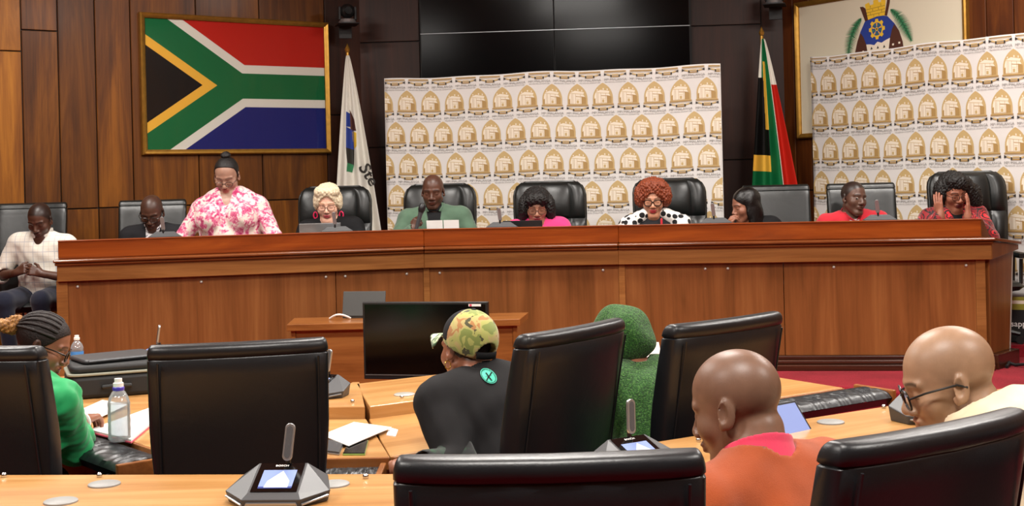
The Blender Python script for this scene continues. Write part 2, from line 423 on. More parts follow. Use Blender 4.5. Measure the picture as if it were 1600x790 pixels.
# ------------------------------------------------------------------ council desks on the floor of the chamber
def desk(name, label, loc, ang, parts, front=None, group=None):
    d = thing(name, label, 'desk', loc, ang, group)
    for nm, poly, z0, z1, mat, bev in parts:
        MB().prism(poly, z0, z1).done(nm, [mat], d, smooth=False, bevel=bev)
    return d
def cap(d, x, y, z, mat='grey_cap', r=.045):
    MB().lathe([(0, 0), (r, 0), (r, .004), (r*.93, .006), (0, .006)], 28, (x, y, z)).done('cable_cover', [mat], d)
def stud(d, x, y, z):
    MB().sphere((x, y, z+.006), .009, 10, 8).done('stud', ['chrome'], d)
def pad(d, x0, x1, y0, z, depth=.19):
    a, b = x0+.022, x1-.022
    m = MB().grid(lambda u, v: (a+(b-a)*u, y0-depth*v, z-.02+.028*math.sqrt(max(0, 1-abs(2*v-1)**2.6))+.0038*math.sin(u*130+4*math.sin(v*7+u*31))*math.sin(PI*v)), 150, 12)
    m.grid(lambda u, v: (a+(b-a)*u, y0-depth*v, z-.022-.04*math.sqrt(max(0, 1-abs(2*v-1)**4))), 2, 8)
    m.done('elbow_pad', ['black_leather'], d, weld=.0005)
    for x in (x0, x1-.022): MB().box(x, x+.022, y0-depth-.005, y0+.0, z-.06, z+.012).done('pad_end', ['desk_front'], d, smooth=False, bevel=.005)
WT, LG = .72, .77
P0 = V2(-.447, 4.6); A0 = R(33)
midR = desk('council_desk', 'honey wood desk section where the cap wearer and the green hooded person sit', (P0.x, P0.y, 0), A0, [
    ('worktop', [(0, 0), (2.25, 0), (2.25, .7), (.27, .7)], WT-.035, WT, 'desk_wood', .004),
    ('ledge', [(.275, .7), (2.25, .7), (2.25, 1.28), (.5, 1.28)], WT-.035, LG, 'desk_wood', .004),
    ('edge_strip', [(0.01, -.012), (2.25, -.012), (2.25, 0), (0, 0)], WT-.045, WT-.002, 'desk_front', .003),
    ('front_panel', [(.5, 1.2), (2.2, 1.2), (2.2, 1.23), (.5, 1.23)], 0, WT-.035, 'desk_front', .003),
    ('side_panel', [(2.19, .1), (2.22, .1), (2.22, 1.2), (2.19, 1.2)], 0, WT-.035, 'desk_front', .003),
    ('side_panel', [(.3, .6), (.33, .6), (.52, 1.2), (.49, 1.2)], 0, WT-.035, 'desk_front', .003)])
cap(midR, .52, .86, LG, 'steel_cap'); cap(midR, .86, 1.1, LG, 'steel_cap'); stud(midR, .47, .79, LG); stud(midR, 1.0, 1.17, LG)
pad(midR, 1.55, 2.32, -.015, WT-.0, .22); pad(midR, .12, .55, -.015, WT-.03, .19)
mid = desk('council_desk', 'honey wood desk section with papers and a tablet beyond the empty chair', (-1.15, 4.62, 0), 0, [
    ('worktop', [(0, 0), (.70, -.02), (.536, .72), (.31, .735)], WT-.035, WT, 'desk_wood', .004),
    ('ledge', [(.30, .738), (.532, .722), (.434, 1.38), (.40, 1.38)], WT-.035, LG, 'desk_wood', .004),
    ('edge_strip', [(0, -.012), (.70, -.032), (.70, -.02), (0, 0)], WT-.045, WT-.002, 'desk_front', .003),
    ('front_panel', [(.40, 1.0), (.47, 1.0), (.44, 1.3), (.42, 1.3)], 0, WT-.035, 'desk_front', .003)])
pad(mid, .1, .69, -.03, WT-.03, .19); stud(mid, .47, .82, LG)
AL = R(-50)+PI      # local x runs away to the left, y points at the room front after mirroring
dl = V2(math.cos(R(130)), math.sin(R(130))); nl = V2(math.sin(R(50)), math.cos(R(50)))
def lf(x, y): return (dl*x+nl*y).to_tuple()
midL = desk('council_desk', 'honey wood desk section under the black bag and open papers', (-1.15, 4.62, 0), 0, [
    ('worktop', [lf(2.4, 0), lf(.0, 0), lf(.60, .7), lf(2.4, .7)], WT-.035, WT, 'desk_wood', .004),
    ('ledge', [lf(2.4, .703), lf(.62, .703), lf(.86, 1.2), lf(2.4, 1.2)], WT-.035, LG, 'desk_wood', .004),
    ('edge_strip', [lf(2.4, -.012), lf(.0, -.012), lf(.01, 0), lf(2.4, 0)], WT-.045, WT-.002, 'desk_front', .003),
    ('front_panel', [lf(2.3, 1.12), lf(.86, 1.12), lf(.86, 1.15), lf(2.3, 1.15)], 0, WT-.035, 'desk_front', .003),
    ('side_panel', [lf(2.33, .1), lf(2.30, .1), lf(2.30, 1.1), lf(2.33, 1.1)], 0, WT-.035, 'desk_front', .003)])
# elbow pad of the left section, its wooden end towards the room centre
_e = thing('tmp', None, None, (0, 0, 0), R(-50)); bpy.data.objects.remove(_e)
m = MB(); q0, q1 = .13, 1.5
def padpt(x, y, z): a = lf(x, y); return (a[0], a[1], z)
m.grid(lambda u, v: padpt(q0+(q1-q0)*u, -.015-.2*v, WT-.03+.03*math.sqrt(max(0, 1-abs(2*v-1)**2.6))+.0038*math.sin(u*150+4*math.sin(v*7+u*31))*math.sin(PI*v)), 150, 12)
m.grid(lambda u, v: padpt(q0+(q1-q0)*u, -.015-.2*v, WT-.032-.04*math.sqrt(max(0, 1-abs(2*v-1)**4))), 2, 8)
m.done('elbow_pad', ['black_leather'], midL, weld=.0005)
MB().prism([lf(q0, -.22), lf(q0-.022, -.22), lf(q0-.022, -.012), lf(q0, -.012)], WT-.08, WT+.0).done('pad_end', ['desk_front'], midL, smooth=False, bevel=.004)
# near row
NLG, NWT = .84, .78
nearL = desk('council_desk', 'honey wood desk across the bottom left with two grey cable covers', (-.2, 3.77, 0), 0, [
    ('ledge', [(-2.6, -.27), (-.0, -.45), (0, 0), (-2.6, .25)], NLG-.06, NLG, 'desk_wood', .004),
    ('worktop', [(-2.6, -.9), (.0, -1.0), (0, -.452), (-2.6, -.272)], NWT-.035, NWT, 'desk_wood', .004),
    ('front_panel', [(-2.5, .14), (-.05, -.08), (-.05, -.05), (-2.5, .17)], 0, NLG-.06, 'desk_front', .003),
    ('side_panel', [(-2.53, -.8), (-2.5, -.8), (-2.5, .14), (-2.53, .14)], 0, NWT-.035, 'desk_front', .003)])
for px, py in ((163, 757), (95, 784), (521, 757)):
    p = at_z(px, py, NLG); cap(nearL, p.x+.2, p.y-3.77, NLG)
for px, py in ((8, 744), (157, 744), (572, 746)):
    p = at_z(px, py, NLG); stud(nearL, p.x+.2, p.y-3.77-.01, NLG)
nearR = desk('council_desk', 'honey wood desk in front of the two bald men at the right', (-.2, 3.77, 0), R(31), [
    ('ledge', [(.0, 0), (-.12, -.42), (3.0, -.42), (3.0, 0)], NLG-.06, NLG, 'desk_wood', .004),
    ('worktop', [(-.125, -.422), (-.27, -.92), (3.0, -.92), (3.0, -.422)], NWT-.035, NWT, 'desk_wood', .004),
    ('front_panel', [(.05, -.1), (.05, -.13), (2.95, -.13), (2.95, -.1)], 0, NLG-.06, 'desk_front', .003),
    ('side_panel', [(2.92, -.85), (2.95, -.85), (2.95, -.13), (2.92, -.13)], 0, NWT-.035, 'desk_front', .003)])
_M31 = Matrix.Rotation(R(-31), 2)
def nr(px, py, z=NLG): p = at_z(px, py, z); return _M31@V2(p.x+.2, p.y-3.77)
for px, py in ((1298, 660),): q = nr(px, py); cap(nearR, q.x, q.y, NLG)
for px, py in ((1238, 664), (1377, 637), (1088, 689)): q = nr(px, py); stud(nearR, q.x, q.y-.012, NLG)

# clerk's desk in the well
c0 = at_z(447.9, 506.7, .75); c1 = at_z(812.8, 500.8, .75); CLW = c1.x-c0.x
clerk = desk('clerk_desk', 'brown wooden desk in the well carrying an open silver laptop', (c0.x, c0.y, 0), 0, [
    ('desktop', [(0, 0), (CLW, 0), (CLW+.06, .42), (-.02, .42)], .705, .75, 'clerk_wood', .004),
    ('front_panel', [(.05, .05), (CLW-.05, .05), (CLW-.05, .08), (.05, .08)], 0, .705, 'clerk_wood', .003),
    ('side_panel', [(.02, .04), (.05, .04), (.05, .40), (.02, .40)], 0, .705, 'clerk_wood', .003),
    ('side_panel', [(CLW-.05, .04), (CLW-.02, .04), (CLW-.02, .40), (CLW-.05, .40)], 0, .705, 'clerk_wood', .003)])

# ------------------------------------------------------------------ chairs
def loft(m, secs, n=36, e=6.0, mi=0):
    rings = []
    for (z, y, W, T_) in secs:
        r = []
        for i in range(n):
            a = 2*PI*i/n; ca, sa = math.cos(a), math.sin(a)
            r.append(m.bm.verts.new((W/2*math.copysign(abs(ca)**(2/e), ca), y+T_/2*math.copysign(abs(sa)**(2/e), sa)+.05*(2*abs(ca)**(2/e)*.5)**2*W, z)))
        rings.append(r)
    for a, b in zip(rings, rings[1:]): m.bridge(a, b, mi)
    m.bm.faces.new(rings[0][::-1]).material_index = mi; m.bm.faces.new(rings[-1]).material_index = mi
def make_chair(kind, label, mat='black_leather', hgt=1.18, W=.57):
    ch = thing('leather_chair', label, 'chair')
    zt = hgt; zb = .46
    yc = lambda z: -.235-.12*((z-zb)/(zt-zb))**1.3
    m = MB(); secs = []
    if kind == 'plain':
        for k in range(13):
            f = k/12; z = zb+(zt-.05-zb)*f; secs.append((z, yc(z), W*(.84+.16*min(1, f*1.6)**.7), .085+.02*math.sin(PI*f)))
        zs = zt-.046
        secs += [(zs, yc(zs), W-.010, .078), (zs+.005, yc(zs), W, .088)]
        for k in range(1, 8):
            a = k/7*PI/2; z = zs+.006+.040*math.sin(a); secs.append((z, yc(z), W-.035*(1-math.cos(a)), .086*max(.16, math.cos(a)**.55)+.004))
    else:
        for k in range(22):
            f = k/21; z = zb+(zt-zb)*f; rr = .13; dz = max(0, rr-(zt-z))/rr
            w_ = W*(.86+.14*min(1, f*1.5)**.7)-2*.10*(1-math.sqrt(max(0, 1-dz*dz)))
            secs.append((z, yc(z)-.03, w_, .07*(1-.7*max(0, f-.93)/.07)))
    loft(m, secs, 40); m.done('backrest', [mat], ch, angle=50)
    if kind == 'plain':
        pts = []
        for s in (-1, 1):
            pts = [(s*(W/2-.035), yc(z)-.049+.05*W*.72, z) for z in [zb+.05+(zt-.055-zb-.05)*k/14 for k in range(15)]]
            MB().tube(pts, .0035, 6).done('piping', [mat], ch)
    else:
        def puff(x): return (abs(math.sin(PI*x)))**.35
        ug = [0, .16, .5, .84, 1] if kind == 'exec4' else [0, .2, .62, 1.0]
        def fn(u, v):
            z = zb+.02+(zt-.01-zb-.02)*v; rr = .14; dz = max(0, rr-(zt-z))/rr
            w_ = W*(.82+.16*min(1, v*1.5)**.7)-2*.10*(1-math.sqrt(max(0, 1-dz*dz)))
            k = max(i for i in range(len(ug)-1) if u >= ug[i]-1e-9); cu = (u-ug[k])/(ug[k+1]-ug[k])
            vg = [0, .3, .62, 1.0]; kk = max(i for i in range(3) if v >= vg[i]-1e-9); cv = (v-vg[kk])/(vg[kk+1]-vg[kk])
            return ((u-.5)*w_, yc(z)+.0+.075*puff(cu)**.6*puff(cv)*(.35+.65*math.sin(PI*min(1, max(0, u)))**.4)+.015*abs(2*u-1)**2, z)
        MB().grid(fn, 48, 48).done('back_cushion', [mat], ch)
    m = MB()
    m.grid(lambda u, v: ((u-.5)*.52, -.24+.5*v, .44+.05*(math.sin(PI*u)*math.sin(PI*v))**.35), 20, 20)
    m.grid(lambda u, v: ((u-.5)*.52, -.24+.5*v, .44-.06*(math.sin(PI*u)*math.sin(PI*v))**.25), 12, 12)
    m.done('seat', [mat], ch, weld=.0005)
    for s in (-1, 1):
        m = MB(); loft(m, [(-.14, 0, .05, .03), (-.135, 0, .062, .042), (.12, 0, .062, .042), (.135, 0, .05, .03)], 20, 4)
        for v in m.bm.verts: v.co = Vector((v.co.x+s*.278, v.co.z-.02, v.co.y+.655))
        a = m.done('armrest', [mat], ch)
        MB().tube([(s*.23, -.12, .42), (s*.275, -.12, .45), (s*.285, -.13, .63)], .014, 8).done('arm_support', ['black_plastic'], ch)
        MB().tube([(s*.23, .06, .42), (s*.275, .07, .45), (s*.28, .07, .63)], .014, 8).done('arm_support', ['black_plastic'], ch)
    MB().cyl((0, 0, .09), (0, 0, .40), .028, n=14).cyl((0, 0, .36), (0, 0, .405), .09, n=14).done('column', ['chrome'], ch)
    for k in range(5):
        a = 2*PI*k/5+.3; c, s = math.cos(a), math.sin(a)
        MB().tube([(0, 0, .11), (c*.15, s*.15, .10), (c*.27, s*.27, .075)], [.03, .024, .016], 8).done('base_leg', ['black_plastic'], ch)
        MB().cyl((c*.27-s*.02, s*.27+c*.02, .031), (c*.27+s*.02, s*.27-c*.02, .031), .03, n=14).done('caster', ['matte_black'], ch)
    return ch
GC = 'black leather chairs in the council chamber'
chP = make_chair('plain', 'empty black leather chair seen from behind, between the bag and the cap wearer')
chE = make_chair('exec', 'black padded executive chair behind the woman with short blonde hair', 'dais_leather', 1.29, .60)
_used = set()
def put_chair(src, x, y, z, rot, label):
    if id(src) not in _used: _used.add(id(src)); src.location = (x, y, z); src.rotation_euler = (0, 0, rot); src['label'] = label; src['group'] = GC; return src
    c = dup(src, (x, y, z), rot, label); c['group'] = GC; return c
def back_at(x, y, ang): return x-math.sin(ang)*.31, y+math.cos(ang)*.31      # seat centre from the centre of the back
def pc(x, y, deg, label): a = R(deg); q = back_at(x, y, a); return put_chair(chP, q[0], q[1], 0, a, label)
pc(-.892, 4.24, 12, 'empty black leather chair seen from behind, between the green blouse and the cap wearer')
pc(-1.79, 4.31, -14, 'black leather chair of the woman in the green blouse, cut by the left edge')
pc(.180, 4.44, 52, 'black leather chair of the cap wearer, turned away to the left')
pc(.717, 4.58, 40, 'black leather chair of the green hooded person, behind the bald man in orange')
pc(.055, 2.42, 0, 'nearest black leather chair at the bottom, left of the man in orange')
pc(.80, 2.60, 34, 'black leather chair at the bottom right, between the two bald men and the viewer')
pc(1.62, 2.72, 45, 'black leather chair under the man in cream, right of the frame')
def dc(src, px, D, deg, label):
    p = at(px, 300, D); a = R(180+deg); q = back_at(p.x, p.y, a); return put_chair(src, q[0], q[1], PI_, a, label)
chD = make_chair('plain', 'x', 'dais_leather', 1.215, .53)
dc(chD, 50, 10.45, 8, 'black chair behind the man in the white checked shirt')
dc(chD, 238, 10.6, 8, 'black chair behind the man in the dark jacket')
dc(chE, 523, 10.75, 5, 'black padded executive chair behind the woman with short blonde hair')
dc(chE, 687, 10.8, 0, 'black padded executive chair behind the man holding a microphone')
dc(chE, 859, 10.75, 0, 'black padded executive chair behind the woman in hot pink')
dc(chE, 1046, 10.7, 0, 'black padded executive chair behind the woman with auburn curls')
dc(chD, 1212, 10.5, -5, 'black chair behind the woman with long straight black hair')
dc(chD, 1345, 10.4, -5, 'black chair behind the man in the red shirt')
dc(chE, 1511, 10.2, -4, 'tall black padded chair behind the woman covering her temples')
# ------------------------------------------------------------------ figures: signed distance fields, surface nets
class Fld:
    def __init__(s): s.p = []
    def cap(s, a, b, ra, rb=None, k=.02, op=1):
        s.p.append(['c', np.array(a, float), np.array(b, float), float(ra), float(ra if rb is None else rb), k, op]); return s
    def ell(s, c, r, k=.02, op=1, Rm=None):
        s.p.append(['e', np.array(c, float), np.array(r, float), np.eye(3) if Rm is None else np.array(Rm, float), None, k, op]); return s
    def xf(s, M, inf=0.0):      # rigid + uniform scale
        A = np.array(M)[:3, :3]; t = np.array(M)[:3, 3]; sc = np.cbrt(abs(np.linalg.det(A))); Ro = A/sc; o = Fld()
        for q in s.p:
            if q[0] == 'c': o.p.append(['c', A@q[1]+t, A@q[2]+t, q[3]*sc+inf, q[4]*sc+inf, q[5]*sc, q[6]])
            else: o.p.append(['e', A@q[1]+t, q[2]*sc+inf, Ro@q[3], None, q[5]*sc, q[6]])
        return o
    def __add__(s, b): o = Fld(); o.p = s.p+b.p; return o
    def bounds(s, pad=.02):
        lo = np.full(3, 9.); hi = -lo
        for q in s.p:
            if q[6] < 0: continue
            a, b = s.box(q); lo = np.minimum(lo, a); hi = np.maximum(hi, b)
        return lo-pad, hi+pad
    @staticmethod
    def box(q):
        if q[0] == 'c': r = max(q[3], q[4]); return np.minimum(q[1], q[2])-r, np.maximum(q[1], q[2])+r
        e = np.sqrt(((q[3]*q[2][None, :])**2).sum(1)); return q[1]-e, q[1]+e
    def grid(s, lo, hi, h):
        lo = np.asarray(lo, float); n = np.ceil((np.asarray(hi)-lo)/h).astype(int)+1
        ax = [(lo[i]+h*np.arange(n[i])).astype(np.float32) for i in range(3)]
        V = np.full(n, .12, np.float32)
        for q in s.p:
            a, b = s.box(q); m = q[5]+2.5*h+.004
            i0 = np.maximum(0, np.floor((a-m-lo)/h).astype(int)); i1 = np.minimum(n, np.ceil((b+m-lo)/h).astype(int)+1)
            if (i1 <= i0).any(): continue
            X = ax[0][i0[0]:i1[0], None, None]; Y = ax[1][None, i0[1]:i1[1], None]; Z = ax[2][None, None, i0[2]:i1[2]]
            d = s.dist(q, X, Y, Z)
            sl = (slice(i0[0], i1[0]), slice(i0[1], i1[1]), slice(i0[2], i1[2])); v = V[sl]; k = q[5]
            if q[6] > 0:
                t = np.clip(.5+.5*(v-d)/k, 0, 1); V[sl] = v+(d-v)*t-k*t*(1-t)
            else:
                d = -d; t = np.clip(.5+.5*(d-v)/k, 0, 1); V[sl] = v+(d-v)*t+k*t*(1-t)
        return V, ax
    @staticmethod
    def dist(q, X, Y, Z):
        if q[0] == 'c':
            a, b = q[1], q[2]; ba = b-a; L = max(1e-9, float(ba@ba))
            x, y, z = X-np.float32(a[0]), Y-np.float32(a[1]), Z-np.float32(a[2])
            hh = np.clip((x*np.float32(ba[0])+y*np.float32(ba[1])+z*np.float32(ba[2]))/np.float32(L), 0, 1)
            d2 = (x-hh*np.float32(ba[0]))**2+(y-hh*np.float32(ba[1]))**2+(z-hh*np.float32(ba[2]))**2
            return np.sqrt(d2)-(np.float32(q[3])+hh*np.float32(q[4]-q[3]))
        c, r, Ro = q[1], q[2], q[3].astype(np.float32)
        x, y, z = X-np.float32(c[0]), Y-np.float32(c[1]), Z-np.float32(c[2]); k0 = 0; k1 = 0
        for i in range(3):
            u = x*Ro[0, i]+y*Ro[1, i]+z*Ro[2, i]; k0 = k0+(u/np.float32(r[i]))**2; k1 = k1+(u/np.float32(r[i]**2))**2
        k0 = np.sqrt(k0); return k0*(k0-1)/(np.sqrt(k1)+1e-6)
    def at(s, P):       # distance at points
        X, Y, Z = (P[:, i].astype(np.float32) for i in range(3)); V = np.full(len(P), .12, np.float32)
        for q in s.p:
            d = s.dist(q, X, Y, Z); k = q[5]
            if q[6] > 0: t = np.clip(.5+.5*(V-d)/k, 0, 1); V = V+(d-V)*t-k*t*(1-t)
            else: d = -d; t = np.clip(.5+.5*(d-V)/k, 0, 1); V = V+(d-V)*t+k*t*(1-t)
        return V

def snets(V, ax):
    h = ax[0][1]-ax[0][0]; lo = np.array([a[0] for a in ax]); ins = V < 0
    c = np.zeros(tuple(x-1 for x in V.shape), np.int8)
    for i in (0, 1):
        for j in (0, 1):
            for k in (0, 1): c += ins[i:V.shape[0]-1+i, j:V.shape[1]-1+j, k:V.shape[2]-1+k]
    idx = np.argwhere((c > 0) & (c < 8))
    if len(idx) == 0: return np.zeros((0, 3)), np.zeros((0, 4), int)
    cid = np.full(c.shape, -1, np.int32); cid[tuple(idx.T)] = np.arange(len(idx))
    cs = [(i, j, k) for i in (0, 1) for j in (0, 1) for k in (0, 1)]
    val = {q: V[idx[:, 0]+q[0], idx[:, 1]+q[1], idx[:, 2]+q[2]] for q in cs}
    acc = np.zeros((len(idx), 3)); cnt = np.zeros(len(idx))
    for q in cs:
        for a in range(3):
            if q[a]: continue
            r = list(q); r[a] = 1; r = tuple(r); va, vb = val[q], val[r]; m = (va < 0) != (vb < 0)
            t = np.where(m, va/np.where(m, va-vb, 1), 0); p = np.array(q, float)[None, :].repeat(len(idx), 0); p[:, a] += t
            acc += p*m[:, None]; cnt += m
    vert = lo+(idx+acc/cnt[:, None])*h
    Q = []
    for a in range(3):
        b, d = (a+1) % 3, (a+2) % 3
        s0 = [slice(None)]*3; s1 = [slice(None)]*3; s0[a] = slice(0, -1); s1[a] = slice(1, None)
        A, B = ins[tuple(s0)], ins[tuple(s1)]
        e = np.argwhere(A != B); e = e[(e[:, b] > 0) & (e[:, d] > 0) & (e[:, b] < V.shape[b]-1) & (e[:, d] < V.shape[d]-1)]
        if len(e) == 0: continue
        def cell(ob, od):
            x = e.copy(); x[:, b] += ob; x[:, d] += od; return cid[x[:, 0], x[:, 1], x[:, 2]]
        q = np.stack([cell(-1, -1), cell(0, -1), cell(0, 0), cell(-1, 0)], 1)
        f = A[tuple(e.T)]; q[~f] = q[~f][:, ::-1]; Q.append(q)
    return vert, np.concatenate(Q)

def np_mesh(name, v, q, tint=None):
    me = bpy.data.meshes.new(name); me.vertices.add(len(v)); me.vertices.foreach_set('co', np.asarray(v, np.float32).ravel())
    me.loops.add(q.size); me.loops.foreach_set('vertex_index', q.ravel().astype(np.int32))
    me.polygons.add(len(q)); me.polygons.foreach_set('loop_start', np.arange(0, q.size, 4, dtype=np.int32))
    me.polygons.foreach_set('use_smooth', np.ones(len(q), bool)); me.update(calc_edges=True)
    if tint is not None:
        at_ = me.color_attributes.new('tint', 'FLOAT_COLOR', 'POINT'); c = np.ones((len(v), 4), np.float32); c[:, :3] = tint; at_.data.foreach_set('color', c.ravel())
    return me
_rs = np.random.RandomState(3)
_ND = [(_rs.normal(size=3), _rs.rand()*6) for _ in range(8)]
def wob(X, Y, Z, f, n=5):
    s = 0
    for i in range(n):
        d, p = _ND[i]; d = d/np.linalg.norm(d)*f*(1+.35*i); s = s+np.sin(X*np.float32(d[0])+Y*np.float32(d[1])+Z*np.float32(d[2])+np.float32(p))
    return s/n
def curls(X, Y, Z, f):      # knobbly: product of sines, offset
    return np.sin(X*f+.7*np.sin(Z*f*.6))*np.sin(Y*f*1.1+.9*np.sin(X*f*.5))*np.sin(Z*f*.95+.8*np.sin(Y*f*.55))

def skin_mat():
    n = NT('skin'); a = n.n('ShaderNodeAttribute', attribute_name='tint')
    f = n.noise(n.coord(), 22, 4); v = n.mixc(1.0, a.outputs[0], n.ramp(f, [(.3, (.86, .84, .82, 1)), (.7, (1.1, 1.08, 1.06, 1))]), 'MULTIPLY')
    n.l(v, n.b.inputs['Base Color']); n.bump(n.noise(n.coord(), 320, 2), .08, .002)
    n.b.inputs['Subsurface Weight'].default_value = .06; n.b.inputs['Subsurface Radius'].default_value = (.02, .008, .004); n.b.inputs['Subsurface Scale'].default_value = .3
    n.done(.42, 0, .45)
skin_mat()
def hairmat(name, a, b, rough=.55, f=180):
    n = NT(name); c = n.coord(); g = n.noise(c, f, 3, .6, .5)
    n.l(n.ramp(g, [(.35, hexc(a)), (.65, hexc(b))]), n.b.inputs['Base Color']); n.bump(g, .6, .004); n.done(rough, 0, .4)
hairmat('hair_black', '#060505', '#17110e'); hairmat('hair_sleek', '#050404', '#130f0e', .3, 120)
hairmat('hair_blonde', '#b9a27c', '#ece0c6'); hairmat('hair_auburn', '#4a1c0c', '#9a4622'); hairmat('hair_dark', '#0c0807', '#241510')
hairmat('hair_bun', '#5a3210', '#b98442'); hairmat('brow_hair', '#0a0706', '#1a100c')
plain('eye_white', '#a89f94', .25); plain('eye_iris', '#160b06', .15)
plain('frame_black', '#0c0b0b', .3); plain('frame_metal', '#4a3a35', .3, .6)

EXCL = 0
def lerp3(a, b, t): return np.array(a)*(1-t)+np.array(b)*t
def unit(v): v = np.array(v, float); return v/(np.linalg.norm(v)+1e-12)

class Person:
    def __init__(s, label, face, hip, head, floor, yaw=0, pitch=0, roll=0, skin='#5a3520', hs=1.06, girth=1.0, sw=.185, bust=0, belly=1.0,
                 standing=False, fine=False, slope=0.0, ank=.36, look=None, arms=None, neck=.056, group=None, ts=None):
        look = look or {}; s.look = look; sk = np.array(hexc(skin)[:3]); s.skin = sk.mean()+.80*(sk-sk.mean()); s.fine = fine; s.hs = hs
        s.root = thing('person', label, 'person', (hip[0], hip[1], floor), R(face), group); s.ang = R(face)
        Ri = np.array(Matrix.Rotation(-s.ang, 3, 'Z')); s.base = np.array([hip[0], hip[1], floor]); s.Ri = Ri
        s.hz = hip[2]-floor; s.hip = np.array([0, 0, s.hz]); s.hc = Ri@(np.array(head)-s.base)
        u = s.hc-s.hip; Ls = np.linalg.norm(u); s.up = u/Ls; s.ts = Ls/.635 if ts is None else ts
        s.rt = unit(np.cross([0, 1, 0], s.up)); s.fw = np.cross(s.up, s.rt)
        s.Rt = np.stack([s.rt, s.fw, s.up], 1)
        Rh = Matrix.Rotation(R(yaw), 3, 'Z')@Matrix.Rotation(R(-pitch), 3, 'X')@Matrix.Rotation(R(roll), 3, 'Y')
        s.Mh = np.eye(4); s.Mh[:3, :3] = np.array(Rh)*hs; s.Mh[:3, 3] = s.hc
        s.g, s.sw, s.neckr, s.ank = girth, sw, neck, ank
        T, tp, g = Fld(), s.tp, girth
        T.ell(tp(0, 0, .02), (.175*g, .125*g, .12), .04, Rm=s.Rt).ell(tp(0, .02*belly, .17), (.150*g, .108*g*belly, .15), .05, Rm=s.Rt)
        T.ell(tp(0, 0, .34), (.155*(.5+.5*g)*sw/.185, .105*(.6+.4*g), .16), .05, Rm=s.Rt)
        if slope:
            for sg in (-1, 1): T.cap(tp(sg*.06, -.01, .455), tp(sg*(sw-.02), -.01, .445-slope), .055*(.7+.3*g), .06*(.6+.4*g), k=.05)
        else: T.cap(tp(-sw+.02, -.01, .445), tp(sw-.02, -.01, .445), .058*(.6+.4*g), k=.04)
        for sg in (-1, 1): T.cap(tp(sg*.12, -.015, .452), tp(sg*.02, -.015, .505), .04, .045, .04)
        if bust:
            for sg in (-1, 1): T.ell(tp(sg*.08*g, .085*g, .31), np.array((.075, .065, .075))*bust, .03, Rm=s.Rt)
        s.T = T; s.nb = tp(0, -.01, .50); s.nt = s.h2l((0, -.034, -.050))
        s.N = Fld().cap(s.nb, s.nt, neck*1.06, neck*.97, .014)
        s.UA, s.FA, s.HD, s.wr, s.el, s.hd = {}, {}, {}, {}, {}, {}
        for sd, sg in (('R', 1), ('L', -1)):
            A = dict(t=(sg*.16, .42, .2), d=(-sg*.35, .9, -.1), n=(0, 0, -1), curl=18, pole=(sg*.6, -.5, -.5)); A.update((arms or {}).get(sd, {}))
            if 'ww' in A: A['w'] = Ri@(np.array(A['ww'])-s.base)
            if 'wd' in A: A['d'] = Ri@np.array(A['wd'])
            if 'wn' in A: A['n'] = Ri@np.array(A['wn'])
            S = tp(sg*sw, -.01, .435-slope); Wt = np.array(A['w']) if 'w' in A else s.hip+np.array(A['t']); l1, l2 = .285*(.5+.5*s.ts), .255*(.5+.5*s.ts)
            v = Wt-S; D = np.linalg.norm(v); D2 = min(D, l1+l2-.012); v = v/D; Wt = S+v*D2
            a = (l1*l1-l2*l2+D2*D2)/(2*D2); hh = math.sqrt(max(0, l1*l1-a*a)); pl = np.array(A['pole'], float); pl = unit(pl-v*(pl@v)); E = S+v*a+pl*hh
            s.UA[sd] = Fld().cap(S, E, .052*(.6+.4*g), .041, .03); s.FA[sd] = Fld().cap(E, Wt, .041, .027, .02)
            s.wr[sd], s.el[sd] = Wt, E; s.HD[sd] = s.hand(Wt, unit(A['d']), A['n'], sg, A['curl'], A.get('sp', 1.0)); s.hd[sd] = unit(A['d'])
        s.Lg = Fld()
        for sg in (-1, 1):
            hj = s.hip+np.array((sg*.095*g, 0, -.01))
            if standing: kn = np.array((sg*.10, .01, .48)); an = np.array((sg*.11, -.02, .09))
            else: kn = np.array((sg*.14, .41, s.hz+.0)); an = np.array((sg*.13, s.ank, .09))
            s.Lg.cap(hj, kn, .088*(.6+.4*g), .06, .04).cap(kn, an, .058, .038, .02).cap(an-np.array((0, .03, .04)), an+np.array((0, .15, -.055)), .036, .032, .02)
        s.headf = s.face_field(); s.head_h = .0035 if fine else .0042
        s.build_body()
    def tp(s, x, y, z): return s.hip+s.rt*x+s.fw*y+s.up*(z*s.ts)
    def h2l(s, p): return s.Mh[:3, :3]@np.array(p, float)+s.Mh[:3, 3]
    def w2l(s, p): return s.Ri@(np.array(p)-s.base)
    def hand(s, W, d, n, sg, curl, sp):
        n = np.array(n, float); n = unit(n-d*(n@d)); t = np.cross(d, n)*sg; f = Fld()
        f.cap(W-d*.02, W+d*.02, .025, .024, .015)
        offs_ = (.029, .0095, -.0105, -.029); ln = (.074, .083, .077, .06)
        for i in range(4):
            b = W+d*(.088-.004*abs(i-1))+t*offs_[i]
            f.cap(W+d*.018+t*offs_[i]*.55, b, .0145, .0115, .012)
        for i in range(4):
            p = W+d*(.088-.004*abs(i-1))+t*offs_[i]; a = 0; dd = unit(d+t*offs_[i]*3.2*sp)
            for j, fr in enumerate((.45, .30, .25)):
                a += R(curl*(1.0+.12*i)); v = dd*math.cos(a)+n*math.sin(a); q = p+v*ln[i]*fr
                f.cap(p, q, .0098-.0009*j, .0092-.0009*j, .003 if j == 0 else .002); p = q
        b = W+d*.028+t*.026+n*.006; v = unit(t*.75+d*.65+n*(.25+curl*.008)); q = b+v*.042; f.cap(W+d*.03, b, .014, .015, .012).cap(b, q, .0135, .0115, .006)
        v = unit(d*.9+t*.30+n*(.2+curl*.01)); f.cap(q, q+v*.032, .011, .009, .003); return f
